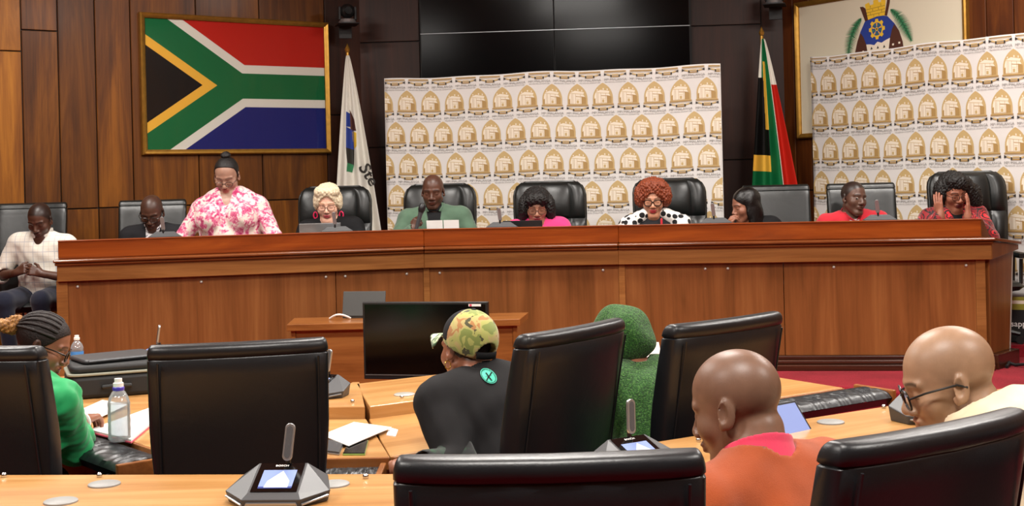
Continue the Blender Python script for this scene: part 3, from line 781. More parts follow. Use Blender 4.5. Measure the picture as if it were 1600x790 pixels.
    def face_field(s):
        L = s.look; fw = L.get('fw', 1.0); nw = L.get('nose', 1.15); lp = L.get('lips', 1.15); ch = L.get('cheek', 1.0); jw = L.get('jaw', 1.0); f = Fld()
        f.ell((0, -.012, .042), (.076*fw, .099, .086), .02).ell((0, .028, -.028), (.061*fw, .062, .085), .03)
        f.ell((0, .060, -.096), (.027*jw, .027, .022), .022)
        for sg in (-1, 1):
            f.cap((sg*.052*fw*jw, .0, -.050), (sg*.020*jw, .064, -.098), .014, .013, .022)
            f.ell((sg*.042*fw, .052, -.022), (.026*ch, .026*ch, .026*ch), .02)
            f.cap((sg*.012, .082, .030), (sg*.048, .068, .028), .010, .008, .012)
        if L.get('chin2'): f.ell((0, .025, -.105), (.045, .045, .03), .03)
        if L.get('nape'):
            for z, y in ((-.036, -.078), (-.060, -.072)): f.cap((-.032, y, z), (.032, y, z), .016, k=.009)
        for sg in (-1, 1): f.ell((sg*.032, .101, .005), (.018, .018, .013), .010, -1)
        f.cap((0, .083, .018), (0, .103, -.022), .0075, .0115, .010)
        f.ell((0, .103, -.028), (.0125*nw, .012, .0105), .008)
        for sg in (-1, 1): f.ell((sg*.0135*nw, .095, -.032), (.0085*nw, .010, .0085), .006)
        f.ell((0, .082, -.058), (.027, .012, .014), .012)
        f.ell((0, .0905, -.0545), (.0225*lp, .0085, .0055*lp), .005).ell((0, .0895, -.0665), (.0195*lp, .0085, .0065*lp), .005)
        f.cap((-.022, .0985, -.0605), (.022, .0985, -.0605), .0022, .0022, .004, -1)
        for sg in (-1, 1):
            f.ell((sg*.032, .0695, .005), (.0155, .0145, .0135), .004)
            Rm = np.array(Matrix.Rotation(R(-sg*24), 3, 'Z')@Matrix.Rotation(R(12), 3, 'X'))
            f.ell((sg*.079*fw, -.012, .0), (.008, .0195, .033), .006, 1, Rm).ell((sg*.087*fw, -.006, .004), (.0065, .0115, .021), .004, -1, Rm)
            f.cap((sg*.079*fw, .004, -.026), (sg*.076*fw, .006, -.018), .007, .006, .005)
        return f
    def build_body(s):
        Vs, Qs, Cs = [], [], []; n = 0
        def add(v, q, c):
            nonlocal n
            Vs.append(v); Qs.append(q+n); Cs.append(c if c.ndim == 2 else np.tile(c, (len(v), 1))); n += len(v)
        Mi = np.linalg.inv(s.Mh); Hf = s.headf+(s.N+s.T).xf(Mi); s.Hf = Hf
        zlo = min(-.16, (Mi[:3, :3]@s.nb+Mi[:3, 3])[2]-.02)
        V, ax = Hf.grid((-.125, -.15, zlo), (.125, .135, .145), s.head_h)
        v, q = snets(V, ax)
        c = s.face_tint(v); add(v@s.Mh[:3, :3].T+s.Mh[:3, 3], q, c)
        B = Fld(); B.p = list(s.T.p)
        B.cap(s.nb, s.nb*.6+s.nt*.4, s.neckr, s.neckr*.9, .02); B = B+s.UA['R']+s.UA['L']+s.Lg
        lo, hi = B.bounds(.03); V, ax = B.grid(lo, hi, .016); v, q = snets(V, ax); add(v, q, s.skin)
        for sd in 'RL':
            A = s.FA[sd]+s.HD[sd]; lo, hi = A.bounds(.01); V, ax = A.grid(lo, hi, .0040 if s.fine else .0046); v, q = snets(V, ax); add(v, q, s.skin)
        me = np_mesh('body', np.concatenate(Vs), np.concatenate(Qs), np.concatenate(Cs)); s.body = mesh_obj('body', me, ['skin'], s.root)
    def face_tint(s, v):
        L = s.look; c = np.tile(s.skin, (len(v), 1)); x, y, z = v.T; ax_ = np.abs(x); front = y > .04
        def mix(m, col):
            m = np.clip(m, 0, 1)[:, None]; c[:] = c*(1-m)+np.array(hexc(col)[:3])*m
        lip = L.get('lipc')
        d = np.minimum(((x/.0265)**2+((z+.0545)/.0065)**2), ((x/.0225)**2+((z+.067)/.0075)**2))
        if lip: mix((front & (y > .07))*np.clip((1.15-d)*6, 0, 1), lip)
        else: c[:] = np.where((front & (y > .07) & (d < 1))[:, None], c*np.array((1.0, .72, .72)), c)
        mix((front & (y > .085))*np.clip(1-np.abs(z+.0605)/.002, 0, 1)*(ax_ < .023)*.7, '#1a0b08')
        bz = .031+.004*np.clip(1-((ax_-.034)/.02)**2, 0, 1)-.002; b = np.clip(1.4-np.abs(z-bz)/.0042, 0, 1)*(ax_ > .012)*(ax_ < .054)*front
        mix(b*L.get('brow', .8), L.get('browc', '#140c09'))
        if not L.get('open'):
            ez = .001-.0025*np.clip(1-((ax_-.032)/.016)**2, 0, 1); b = np.clip(1.5-np.abs(z-ez)/.0016, 0, 1)*(ax_ > .017)*(ax_ < .048)*front; mix(b*.85, '#0d0705')
        if L.get('shadow'): mix((front)*np.clip(1-((ax_-.033)/.018)**2-((z-.012)/.012)**2, 0, 1)*.6, L['shadow'])
        st = L.get('stubble')
        if st: mix(np.clip((s.hairline(x, y, z))/.012, 0, 1)*st, L.get('stubc', '#120c0a'))
        bd = L.get('beard')
        if bd: mix(np.clip((-.045-z)/.012, 0, 1)*(y > .0)*np.clip((d-1.0)*2, 0, 1)*bd, '#130c09')
        return c
    @staticmethod
    def hairline(x, y, z):      # >0 where scalp hair grows
        zl = np.interp(y, [-.12, -.07, -.03, .0, .012, .03, .055, .075, .12], [-.052, -.048, -.03, .004, .012, .03, .062, .078, .09])
        return z-zl
    # parts -------------------------------------------------------------
    def part(s, name, fld, mat, h=.007, noise=None, lo=None, hi=None, head=False, cutf=None, parent=None, mats=None, pad=.02, keep=None):
        if lo is None: lo, hi = fld.bounds(pad)
        V, ax = fld.grid(lo, hi, h); X, Y, Z = ax[0][:, None, None], ax[1][None, :, None], ax[2][None, None, :]
        if noise: V = V+noise(X, Y, Z).astype(np.float32)
        if cutf: V = np.maximum(V, cutf(X, Y, Z).astype(np.float32))
        v, q = snets(V, ax)
        if head: v = v@s.Mh[:3, :3].T+s.Mh[:3, 3]
        return mesh_obj(name, np_mesh(name, v, q), mats or [mat], parent or s.root)
    def hair_shell(s, mat, th=.006, noise=.0015, line=None, h=.0045):
        f = Fld(); f.p = [[*q[:3], *q[3:]] for q in s.headf.p[:2]]; f = f.xf(np.eye(4), th)
        ln = line or s.hairline
        return s.part('hair', f, mat, h, (lambda X, Y, Z: noise*curls(X, Y, Z, 420)) if noise else None, (-.11, -.14, -.11), (.11, .12, .16), True, lambda X, Y, Z: -ln(X, Y, Z)+0*X)
    def hair_blobs(s, mat, ells, amp=.006, f=240, subs=(), h=.005, name='hair', k=.02, cutf=None):
        F_ = Fld()
        for e in ells:
            if len(e) == 2: F_.ell(e[0], e[1], k)
            else: F_.cap(e[0], e[1], e[2], e[3] if len(e) > 3 else e[2], k)
        for e in subs: F_.ell(e[0], e[1], .01, -1)
        lo, hi = F_.bounds(.03)
        return s.part(name, F_, mat, h, lambda X, Y, Z: amp*curls(X, Y, Z, f)+amp*.6*wob(X, Y, Z, f*.45), lo, hi, True, cutf)
    def eyes(s):
        for sg in (-1, 1):
            m = MB(); m.sphere((0, 0, 0), .0125, 16, 12)
            m.bm.faces.ensure_lookup_table(); dv = Vector(s.look.get('gaze', (0, 1, -.1))).normalized()
            for f in m.bm.faces:
                if f.calc_center_median().normalized().dot(dv) > .8: f.material_index = 1
            o = m.done('eye', ['eye_white', 'eye_iris'], s.root)
            o.matrix_local = Matrix(s.Mh.tolist())@Matrix.Translation((sg*.032, .0735, .004))
    def glasses(s, mat='frame_black', r=.0022, w=.026, hh=.019, y=.103, z=.001, low=0):
        m = MB(); cs = []
        for sg in (-1, 1):
            pts = []
            for i in range(20):
                a = 2*PI*i/20; ca, sa = math.cos(a), math.sin(a)
                pts.append((sg*.033+w*math.copysign(abs(ca)**.7, ca), y-.12*abs(sg*.033+w*ca)**1.2-.02*0, z+low+hh*math.copysign(abs(sa)**.7, sa)))
            m.tube(pts, r, 6, 0, True); cs.append(pts)
            m.tube([(sg*(.033+w), y-.006, z+low+.006), (sg*.079, y-.04, z+low+.012), (sg*.083*s.look.get('fw', 1), -.005, .012), (sg*.081, -.025, .0)], r, 6)
        m.tube([(-.033+w, y-.002, z+low+.004), (0, y+.003, z+low+.008), (.033-w, y-.002, z+low+.004)], r, 6)
        g = m.done('glasses', [mat], s.root); g.matrix_local = Matrix(s.Mh.tolist())
        for pts in cs:
            mm = MB(); mm.face([(p[0], p[1], p[2]) for p in pts]); mm.done('lens', ['pane_glass'], g, smooth=False)
        return g
    def top(s, name, mat, inf=.012, sleeve=1.0, neck='crew', amp=.003, h=.009, hollow=True, extra=None, coat=0, depth=.10, freq=38, lower=None, cuff=.008, sinf=None):
        sinf = inf if sinf is None else sinf
        f = s.T.xf(np.eye(4), inf)
        for sd, sg in (('R', 1), ('L', -1)):
            ua = s.UA[sd].p[0]; S, E, W = ua[1], ua[2], s.wr[sd]
            if sleeve <= 1.0 and sleeve < .5:
                fr = sleeve/.5; C = S+(E-S)*fr; f.cap(S, C, ua[3]+sinf+.004, lerp(ua[3], ua[4], fr)+sinf+.012, .03); tail = unit(E-S); ce = C; rr = lerp(ua[3], ua[4], fr)+cuff
            else:
                fr = (sleeve-.5)/.5; C = E+(W-E)*fr; f.cap(S, E, ua[3]+sinf, ua[4]+sinf+.002, .03).cap(E, C, ua[4]+sinf+.002, lerp(.041, .027, fr)+sinf+.004, .02); tail = unit(W-E); ce = C; rr = lerp(.041, .027, fr)+cuff
            if hollow: f.cap(ce+tail*.0, ce+tail*.09, rr, rr, .006, -1)
        if extra: f = f+extra
        nd = unit(s.nt-s.nb)
        if neck == 'crew': f.cap(s.nb+nd*.015, s.nb+nd*.2, s.neckr+.016, s.neckr+.03, .012, -1)
        elif neck == 'v':
            f.cap(s.nb+nd*.012, s.nb+nd*.2, s.neckr+.016, s.neckr+.03, .012, -1); a = s.nb+nd*.03+s.fw*.06
            f.cap(a, s.tp(0, .19, .50-depth*2.0), .045, .012, .02, -1)
        elif neck == 'open':      # jacket
            f.cap(s.nb+nd*.012, s.nb+nd*.2, s.neckr+.018, s.neckr+.03, .012, -1)
            for z in (.48, .42, .36, .28, .2): pass
            a = s.nb+s.fw*.07; f.cap(a, s.tp(0, .22, .12), .05+coat, .03+coat, .015, -1)
        lo, hi = f.bounds(.02)
        if lower is not None: lo[2] = max(lo[2], lower)
        return s.part(name, f, mat, h, (lambda X, Y, Z: amp*wob(X, Y, Z, freq)+amp*.5*wob(Y, Z, X, freq*2)) if amp else None, lo, hi)
    def collar(s, mat, r=.016, hgt=.05, th=.010, gap=.6, name='collar', h=.0045, tilt=.25, parent=None):
        nd = unit(s.nt-s.nb); f = Fld(); a = s.nb+nd*.012; b = s.nb+nd*(hgt+.022)
        f.cap(a, b, s.neckr+r+.012, s.neckr+r, .01).cap(a-nd*.05, b+nd*.06, s.neckr+r-th+.012, s.neckr+r-th, .004, -1)
        if gap: f.cap(b+s.fw*.10, a+s.fw*.11-nd*.03, .05*gap, .012*gap, .01, -1)
        return s.part(name, f, mat, h, None, cutf=lambda X, Y, Z: ((X-b[0])*nd[0]+(Y-b[1])*nd[1]+(Z-b[2])*nd[2])-tilt*((X-b[0])*-s.fw[0]+(Y-b[1])*-s.fw[1]+(Z-b[2])*-s.fw[2])*.5, parent=parent)
    def trousers(s, mat):
        f = Fld(); f.p = list(s.T.p[:1]); f = (f+s.Lg).xf(np.eye(4), .012); lo, hi = f.bounds(.02)
        return s.part('trousers', f, mat, .014, lambda X, Y, Z: .003*wob(X, Y, Z, 40), lo, hi)
def lerp(a, b, t): return a+(b-a)*t
# ------------------------------------------------------------------ cloth
def cloth(name, col, rough=.85, var=.08, bump=.15, scale=300, sheen=.2): return plain(name, col, rough, 0, .25, 0, var, 12, bump, scale, .002, sheen=sheen)
cloth('cloth_black', '#101012', sheen=.0); cloth('cloth_black2', '#181718', sheen=.0); cloth('cloth_charcoal', '#1d1d20', sheen=.0); cloth('cloth_green', '#1f9a58', .6, .05); cloth('cloth_sage', '#4c6451')
cloth('cloth_pink', '#d93a78'); cloth('cloth_red', '#b8222f'); cloth('cloth_cream', '#e2d0ae'); cloth('cloth_white', '#dcdad6'); cloth('cloth_navy', '#171b2c')
cloth('cloth_orange', '#9c4822', .95, .1, .5, 420); cloth('cloth_rose', '#cf3a56')
plain('pink_plastic', '#e0305e', .35); plain('gold', '#c9a24a', .25, .9); plain('white_plastic', '#e8e6e2', .35)
def pattern(name, fn, rough=.85, bump=0):
    n = NT(name); n.l(fn(n), n.b.inputs['Base Color'])
    if bump: n.bump(n.noise(n.coord(), 300, 2), bump, .002)
    n.done(rough, 0, .25, sheen=.2)
def vor(n, vec, scale, feature='F1', rnd=1.0):
    v = n.n('ShaderNodeTexVoronoi', feature=feature); n.l(vec, v.inputs['Vector']); v.inputs['Scale'].default_value = scale; v.inputs['Randomness'].default_value = rnd; return v
def p_check(n):
    co = n.coord(); sp = n.n('ShaderNodeSeparateXYZ'); n.l(co, sp.inputs[0])
    def line(o, f, w, ph=0.0): return n.math('LESS_THAN', n.math('FRACT', n.math('MULTIPLY_ADD', o, f, ph+50)), w)
    a = n.math('MAXIMUM', line(sp.outputs[0], 13, .07), line(sp.outputs[2], 13, .07)); b = n.math('MAXIMUM', line(sp.outputs[0], 13, .05, .5), line(sp.outputs[2], 13, .05, .45))
    c = n.mixc(n.math('MULTIPLY', a, .55), hexc('#d9d4c8'), hexc('#8d96a8')); return n.mixc(n.math('MULTIPLY', b, .4), c, hexc('#b7a68c'))
pattern('cloth_check', p_check)
def p_floral(n, base, cols, s=11):
    co = n.coord(); w_ = n.noise(co, 14, 3, .6); ad = n.n('ShaderNodeVectorMath', operation='MULTIPLY_ADD'); n.l(w_, ad.inputs[0]); ad.inputs[1].default_value = (.09, .09, .09); n.l(co, ad.inputs[2])
    v = vor(n, ad.outputs[0], s); pet = n.math('SINE', n.math('MULTIPLY', v.outputs['Distance'], 26.0)); tex = n.noise(ad.outputs[0], 60, 3)
    f = n.math('ADD', n.math('MULTIPLY', v.outputs['Distance'], 1.05), n.math('MULTIPLY', n.math('ADD', n.math('MULTIPLY', pet, .5), tex), .32))
    c = n.ramp(f, cols, 'LINEAR'); big = n.noise(co, 5, 2)
    return n.mixc(n.math('MULTIPLY', n.math('GREATER_THAN', big, .56), .0), c, base)
def p_flower(n):
    co = n.coord(); f = n.noise(co, 19, 2, .5, .9); g = n.noise(co, 60, 3, .6, .8)
    x = n.math('ADD', n.math('MULTIPLY', f, .62), n.math('MULTIPLY', g, .38))
    return n.ramp(x, [(.40, hexc('#d8cdc0')), (.46, hexc('#e0cfc6')), (.50, hexc('#dba4ae')), (.55, hexc('#cb6184')), (.63, hexc('#a82c5c'))])
pattern('cloth_floral', p_flower)
pattern('cloth_red_floral', lambda n: p_floral(n, hexc('#120808'), [(.36, hexc('#c9202a')), (.52, hexc('#a8141c')), (.56, hexc('#170809')), (.74, hexc('#120708')), (.80, hexc('#7c1016'))], 9), .6)
pattern('cloth_paisley', lambda n: n.ramp(vor(n, n.coord(), 60).outputs['Distance'], [(.25, hexc('#2b3146')), (.4, hexc('#d8d8da'))]))
def p_dots(n):
    v = vor(n, n.coord(), 19, 'F1', .45)
    return n.ramp(v.outputs['Distance'], [(.40, hexc('#141416')), (.44, hexc('#e2ded8'))])
pattern('cloth_dots', p_dots)
def p_camo(n):
    c = n.coord(); a = n.noise(c, 16, 2, .5, .8); b = n.noise(c, 23, 2, .5, .5)
    x = n.ramp(a, [(.0, hexc('#7f8a4a')), (.44, hexc('#a8a860')), (.52, hexc('#b3a36a')), (.6, hexc('#a8784a'))], 'CONSTANT')
    return n.mixc(n.math('GREATER_THAN', b, .66), x, hexc('#4e4d36'))
pattern('cloth_camo', p_camo, .9, .2)
def p_camo2(n):
    a = n.noise(n.coord(), 40, 2, .5, .6); return n.ramp(a, [(.0, hexc('#3f5a3a')), (.47, hexc('#9fb088')), (.58, hexc('#e0e2d0'))], 'CONSTANT')
pattern('cloth_camo_light', p_camo2, .9)
def p_fuzz(n):
    a = n.noise(n.coord(), 150, 3, .7); c = n.ramp(a, [(.35, hexc('#12330f')), (.55, hexc('#2f6420')), (.75, hexc('#6c9a48'))]); n.bump(a, .9, .012); return c
pattern('cloth_boucle', p_fuzz, .95)
def p_cuff(n):
    a = n.noise(n.coord(), 30, 3, .6); return n.ramp(a, [(.5, hexc('#121414')), (.66, hexc('#173d25'))])
pattern('cloth_green_print', p_cuff)

# ------------------------------------------------------------------ the people on the dais
def dais_person(label, px, top, D, hipoff=(0, .10), face=180, hs=1.06, hz=.56, **kw):
    p = at(px, top, D); hd = (p.x, p.y, p.z-.128*hs)
    kw.setdefault('ank', .14 if px > 700 else .34); return Person(label, face, (p.x+hipoff[0], p.y+hipoff[1], PI_+hz), hd, PI_, hs=hs, **kw)
def bench_w(px, D, z=1.13): q = at(px, 350, D); return (q.x, q.y, z)
# 1 far left
p = dais_person('man in a white checked shirt seated at the far left, looking down at his hands', 62, 317, 10.0, (-.02, .16), 175, hz=.50, pitch=28, skin='#53301f', girth=1.2, sw=.20, look=dict(stubble=.8, beard=.2),
    arms=dict(R=dict(t=(.11, .27, .20), d=(-.9, .3, .35), n=(-.1, -.9, -.3), curl=40, pole=(1, -.5, -.6)), L=dict(t=(-.10, .29, .19), d=(.9, .3, .35), n=(.1, -.9, -.3), curl=40, pole=(-1, -.5, -.6))))
sh = p.top('shirt', 'cloth_check', .016, .55, 'v', .004, depth=.03); p.collar('cloth_check', parent=sh); p.trousers('cloth_navy')
# 2
p = dais_person('man in a dark jacket with a patterned shirt, head bowed over the bench', 237, 305, 10.1, (.0, .22), 180, hz=.52, pitch=30, skin='#52301f', girth=1.15, sw=.2, look=dict(stubble=.35, beard=.3),
    arms=dict(R=dict(t=(.06, .37, .21), d=(-.9, .4, .0), curl=25), L=dict(t=(-.08, .38, .21), d=(.9, .4, 0), curl=25)))
j = p.top('jacket', 'cloth_charcoal', .022, 1.0, 'open', .004, sinf=.018); p.top('shirt', 'cloth_paisley', .010, .2, 'crew', .002, sinf=-.012); p.collar('cloth_paisley', hgt=.04); p.trousers('cloth_black'); p.glasses()
# 3 standing
p = dais_person('woman standing in a pink floral blouse, hair pulled up, looking down', 354, 246, 10.1, (.02, .08), 178, hz=.79, pitch=30, roll=0, skin='#a87c64', girth=1.5, sw=.225, bust=1.35, belly=1.15, standing=True, hs=1.12, slope=.07,
    look=dict(lipc='#9a5048', cheek=1.15, chin2=1, nose=1.05, lips=.9, brow=.6), arms=dict(R=dict(w=(.24, .30, .80), d=(-.3, .9, -.2), pole=(.8, -.5, -.1)), L=dict(w=(-.22, .30, .80), d=(.3, .9, -.2), pole=(-.8, -.5, -.1))))
bl = p.top('blouse', 'cloth_floral', .016, .66, 'v', .005, depth=.065, cuff=.012)
p.trousers('cloth_black'); p.hair_shell('hair_black', .005, .001, lambda X, Y, Z: Z-np.interp(Y, [-.12, -.07, -.03, .0, .012, .03, .055, .075, .12], [-.052, -.048, -.03, .004, .02, .075, .10, .112, .12])); p.hair_blobs('hair_black', [((0, -.05, .138), (.034, .034, .022))], .003, name='hair_bun'); p.glasses('frame_metal', .0018, .025, .016, low=-.008)
# 4 blonde
p = dais_person('woman with short blonde hair and pink earrings behind an open laptop', 512, 294, 10.2, (.03, .10), 180, pitch=10, skin='#dfa688', girth=1.2, sw=.19, bust=1.3, look=dict(lipc='#b04a50', nose=.95, lips=.85, browc='#8a6a48', cheek=1.1, chin2=1))
p.top('blouse', 'cloth_black', .016, 1.0, 'v', .004, depth=.03); p.trousers('cloth_black'); p.glasses('frame_metal', .0016)
hl = lambda X, Y, Z: -np.maximum(Z-.065-.0*X, np.minimum(.035-Y, Z+.045))+0*X
p.hair_blobs('hair_blonde', [((0, -.02, .055), (.096, .118, .098)), ((0, .05, .115), (.075, .045, .036)), ((.05, .03, .11), (.045, .05, .04)), ((-.05, .03, .11), (.045, .05, .04)), ((0, -.03, .13), (.07, .07, .035)), ((.085, .0, .03), (.022, .05, .06)), ((-.085, .0, .03), (.022, .05, .06))], .004, 200, subs=[((0, .11, .0), (.072, .07, .088))])
for sg in (-1, 1):
    m = MB(); m.tube([(math.sin(a)*.014, 0, -.022+.024*math.cos(a)) for a in [2*PI*k/14 for k in range(14)]], .0055, 6, 0, True)
    e = m.done('earring', ['pink_plastic'], p.root); e.matrix_local = Matrix(p.Mh.tolist())@Matrix.Translation((sg*.094, .006, -.045))
# 5 speaker
p5 = p = dais_person('bald man in a sage green jacket speaking into a handheld microphone', 676, 273, 10.25, (.02, .08), 180, pitch=12, yaw=-4, skin='#593320', girth=1.2, sw=.215, look=dict(stubble=.25, jaw=1.12, lips=1.3, nose=1.35, beard=.25),
    arms=dict(R=dict(ww=tuple(at(644, 360, 9.98)), wd=(.45, -.1, .8), wn=(.5, .8, .1), curl=62, pole=(.7, -.3, -.8)), L=dict(t=(-.20, .38, .21), d=(.6, .8, 0))))
p.top('jacket', 'cloth_sage', .022, 1.0, 'open', .004, sinf=.02); s_ = p.top('shirt', 'cloth_black', .011, .2, 'crew', .002, sinf=-.012); p.collar('cloth_black', hgt=.05, parent=s_); p.collar('cloth_sage', r=.026, hgt=.035, gap=1.4, name='jacket_collar'); p.trousers('cloth_black')
# 6 hot pink
p = dais_person('woman in a hot pink top with long curly black hair and glasses', 838, 297, 10.2, (.02, .10), 180, pitch=15, yaw=0, skin='#a86d4e', girth=1.1, bust=1.2, look=dict(lipc='#8a3038', lips=1.25, nose=1.15))
p.top('blouse', 'cloth_pink', .016, 1.0, 'v', .004, depth=.03); p.trousers('cloth_black'); p.glasses('frame_metal', .0018, .027, .02)
p.hair_blobs('hair_black', [((0, -.03, .055), (.105, .12, .095)), ((0, .055, .098), (.07, .04, .034)), ((.095, -.01, -.01), (.042, .07, .10)), ((-.095, -.01, -.01), (.042, .07, .10)), ((.098, -.02, -.10), (.045, .06, .06)), ((-.098, -.02, -.10), (.045, .06, .06)), ((0, -.09, -.06), (.10, .05, .12)), ((.03, .07, .075), (.05, .03, .035)), ((-.03, .07, .075), (.05, .03, .035))], 0.007, 250, subs=[((0, .12, -.03), (.060, .08, .088))])
# 7 auburn
p = dais_person('woman with auburn curls, black glasses and a black and white spotted scarf', 1020, 287, 10.15, (.02, .10), 178, pitch=6, yaw=-6, skin='#c3815a', girth=1.15, bust=1.2, look=dict(lipc='#a02a30', lips=1.2, cheek=1.1))
p.top('blouse', 'cloth_charcoal', .014, 1.0, 'crew', .003); p.trousers('cloth_black'); p.glasses('frame_black', .0034, .027, .021)
p.hair_blobs('hair_auburn', [((0, -.03, .07), (.122, .125, .105)), ((0, .035, .115), (.095, .055, .05)), ((.09, .01, .04), (.045, .065, .08)), ((-.09, .01, .04), (.045, .065, .08)), ((0, -.08, .0), (.09, .06, .08))], .009, 210, subs=[((0, .125, -.01), (.063, .085, .092))])
sc = Fld()
for sg in (-1, 1): sc.cap(p.tp(sg*.075, .03, .53), p.tp(sg*.22, .04, .445), .048, .062, .03).cap(p.tp(sg*.20, .06, .43), p.tp(sg*.20, .14, .30), .065, .05, .03)
sc.cap(p.tp(-.05, -.06, .535), p.tp(.05, -.06, .535), .035, k=.03)
p.part('scarf', sc, 'cloth_dots', .008, lambda X, Y, Z: .006*wob(X, Y, Z, 60))
p.part('necklace', Fld().cap(p.tp(-.05, .105, .50), p.tp(-.045, .125, .40), .009, k=.01), 'cloth_red', .005)
# 8 profile
p = dais_person('woman with long straight black hair in profile, resting her chin on her hand', 1163, 297, 10.1, (.12, .14), 160, hz=.50, pitch=12, yaw=-52, skin='#945a3e', girth=1.0, bust=1.0, hs=1.0, look=dict(lipc='#6a2a2a', lips=1.2),
    arms=dict(R=dict(ww=tuple(at(1141, 362, 9.98)), wd=(.06, .02, 1), wn=(1, .3, 0), curl=34, pole=(.8, .3, -1)), L=dict(t=(-.18, .38, .22))))
p.top('blouse', 'cloth_black', .015, 1.0, 'crew', .003); p.trousers('cloth_black')
p.hair_blobs('hair_sleek', [((0, -.03, .052), (.088, .112, .096)), ((0, -.075, -.05), (.085, .058, .12)), ((.072, -.03, -.06), (.026, .06, .13)), ((-.072, -.03, -.06), (.026, .06, .13)), ((.07, -.02, -.17), (.03, .05, .09)), ((0, -.085, -.17), (.09, .045, .1)), ((-.07, -.02, -.17), (.03, .05, .09)) ], .0015, 60, subs=[((0, .115, -.02), (.064, .095, .10))])
# 9 red
p = dais_person('man in a red shirt over a white undershirt, eyes turned to the right', 1333, 283, 10.05, (.02, .16), 180, hz=.50, pitch=2, yaw=24, roll=-6, skin='#5e3c2c', girth=1.1, sw=.21, look=dict(stubble=.85, open=1, gaze=(.75, 1, 0)))
p.top('shirt', 'cloth_red', .018, .6, 'v', .004, depth=.05); p.top('undershirt', 'cloth_white', .009, .2, 'crew', .001, sinf=-.012); p.collar('cloth_red', r=.022, hgt=.04, gap=1.3); p.trousers('cloth_black'); p.eyes()
# 10 hands to the head
p = dais_person('woman in a red and black floral jacket holding both hands up to her temples', 1489, 274, 9.75, (.03, .12), 182, pitch=16, yaw=8, roll=4, skin='#9c593b', girth=1.1, bust=1.2, look=dict(lipc='#5a2024', lips=1.15),
    arms=dict(R=dict(ww=tuple(at(1470, 336, 9.55)), wd=(-.14, .18, 1), wn=(1, .5, 0), curl=6, pole=(.8, .2, -1)), L=dict(ww=tuple(at(1512, 338, 9.55)), wd=(.12, .16, 1), wn=(-1, .5, 0), curl=6, pole=(-.8, .2, -1))))
p.top('jacket', 'cloth_red_floral', .018, .93, 'v', .005, depth=.07, cuff=.012, sinf=.02); p.top('undershirt', 'cloth_black', .009, .2, 'crew', .001, sinf=-.012); p.trousers('cloth_black'); p.glasses('frame_black', .0018)
p.hair_blobs('hair_black', [((-.01, -.03, .06), (.10, .115, .095)), ((0, .045, .105), (.07, .04, .04)), ((-.10, -.02, .0), (.055, .08, .11)), ((-.15, -.02, -.06), (.07, .08, .12)), ((.085, -.04, .0), (.035, .07, .09)), ((0, -.09, -.08), (.11, .06, .13)), ((-.02, .06, .085), (.05, .035, .03))], .007, 230, subs=[((.005, .12, -.03), (.060, .08, .088))])

# ------------------------------------------------------------------ the people on the floor of the chamber
def floor_person(label, px, top, D, face, hip, hs=1.06, **kw):
    p = at(px, top, D); return Person(label, face, hip, (p.x, p.y, p.z-.128*hs), 0, hs=hs, fine=True, **kw)
# woman in green, far left
hw = at_z(128, 658, .775); hw2 = at_z(162, 640, .785); ra = R(26)
Rm_ = np.array(Matrix.Rotation(ra, 3, 'Z')); loc = lambda v: Rm_@(np.array(v)-np.array((-1.86, 4.66, 0)))
dd = loc(hw2)-loc(hw)
p = floor_person('woman in a green blouse with braided hair, writing at the left desk', 65, 489, 4.85, -26, (-1.86, 4.66, .54), hs=.96, yaw=-52, pitch=24, skin='#945a3a', girth=.95, sw=.17, bust=.6, look=dict(lipc='#6a2f2c', lips=1.15, stubble=.75),
    arms=dict(R=dict(w=loc(hw), d=dd, n=(0, .2, -1), curl=28, pole=(.7, -.8, -.6)), L=dict(t=(-.22, .40, .24), d=(.1, .9, -.1))))
p.top('blouse', 'cloth_green', .015, .77, 'crew', .009, h=.007, sinf=.016, cuff=.012, freq=42); p.trousers('cloth_black'); p.glasses('frame_black', .0024, .026, .02)
m = MB(); m.tube([(math.cos(a)*.034, math.sin(a)*.034, 0) for a in [2*PI*k/24 for k in range(24)]], .009, 8, 0, True)
wb = m.done('wristband', ['white_plastic'], p.root); W_ = Vector(p.wr['R'])-Vector(p.hd['R'])*.012; wb.matrix_local = Matrix.Translation(W_)@Vector(p.hd['R']).to_track_quat('Z', 'Y').to_matrix().to_4x4()
hb = p.hair_shell('hair_dark', .003, 0)
for i in range(11):      # braids run back over the scalp to the bun
    ph = R(-75+15*i); pts = []
    for k in range(15):
        th = R(62+118*k/14); e = np.array((math.sin(th)*math.sin(ph), math.cos(th)*-1*-1, math.sin(th)*math.cos(ph)))
        e = np.array((math.sin(ph)*math.sin(th), math.cos(th), math.cos(ph)*math.sin(th))); q = np.array((0, -.012, .036))+e*np.array((.083, .105, .093))
        if Person.hairline(*q) > -.004: pts.append(tuple(q))
    if len(pts) > 3:
        n = len(pts); m = MB(); m.tube(pts, [.0045+.0022*abs(math.sin(k*1.9)) for k in range(n)], 8); b = m.done('braid', ['hair_dark'], hb); b.matrix_local = Matrix(p.Mh.tolist())
p.hair_blobs('hair_bun', [((0, -.135, .03), (.034, .036, .030)), ((0, -.12, .06), (.022, .03, .022), ), ((0, -.175, .02), (.03, .03, .022)), ((0, -.20, .012), (.018, .018, .014))], .005, 260, name='hair_bun', h=.0035)
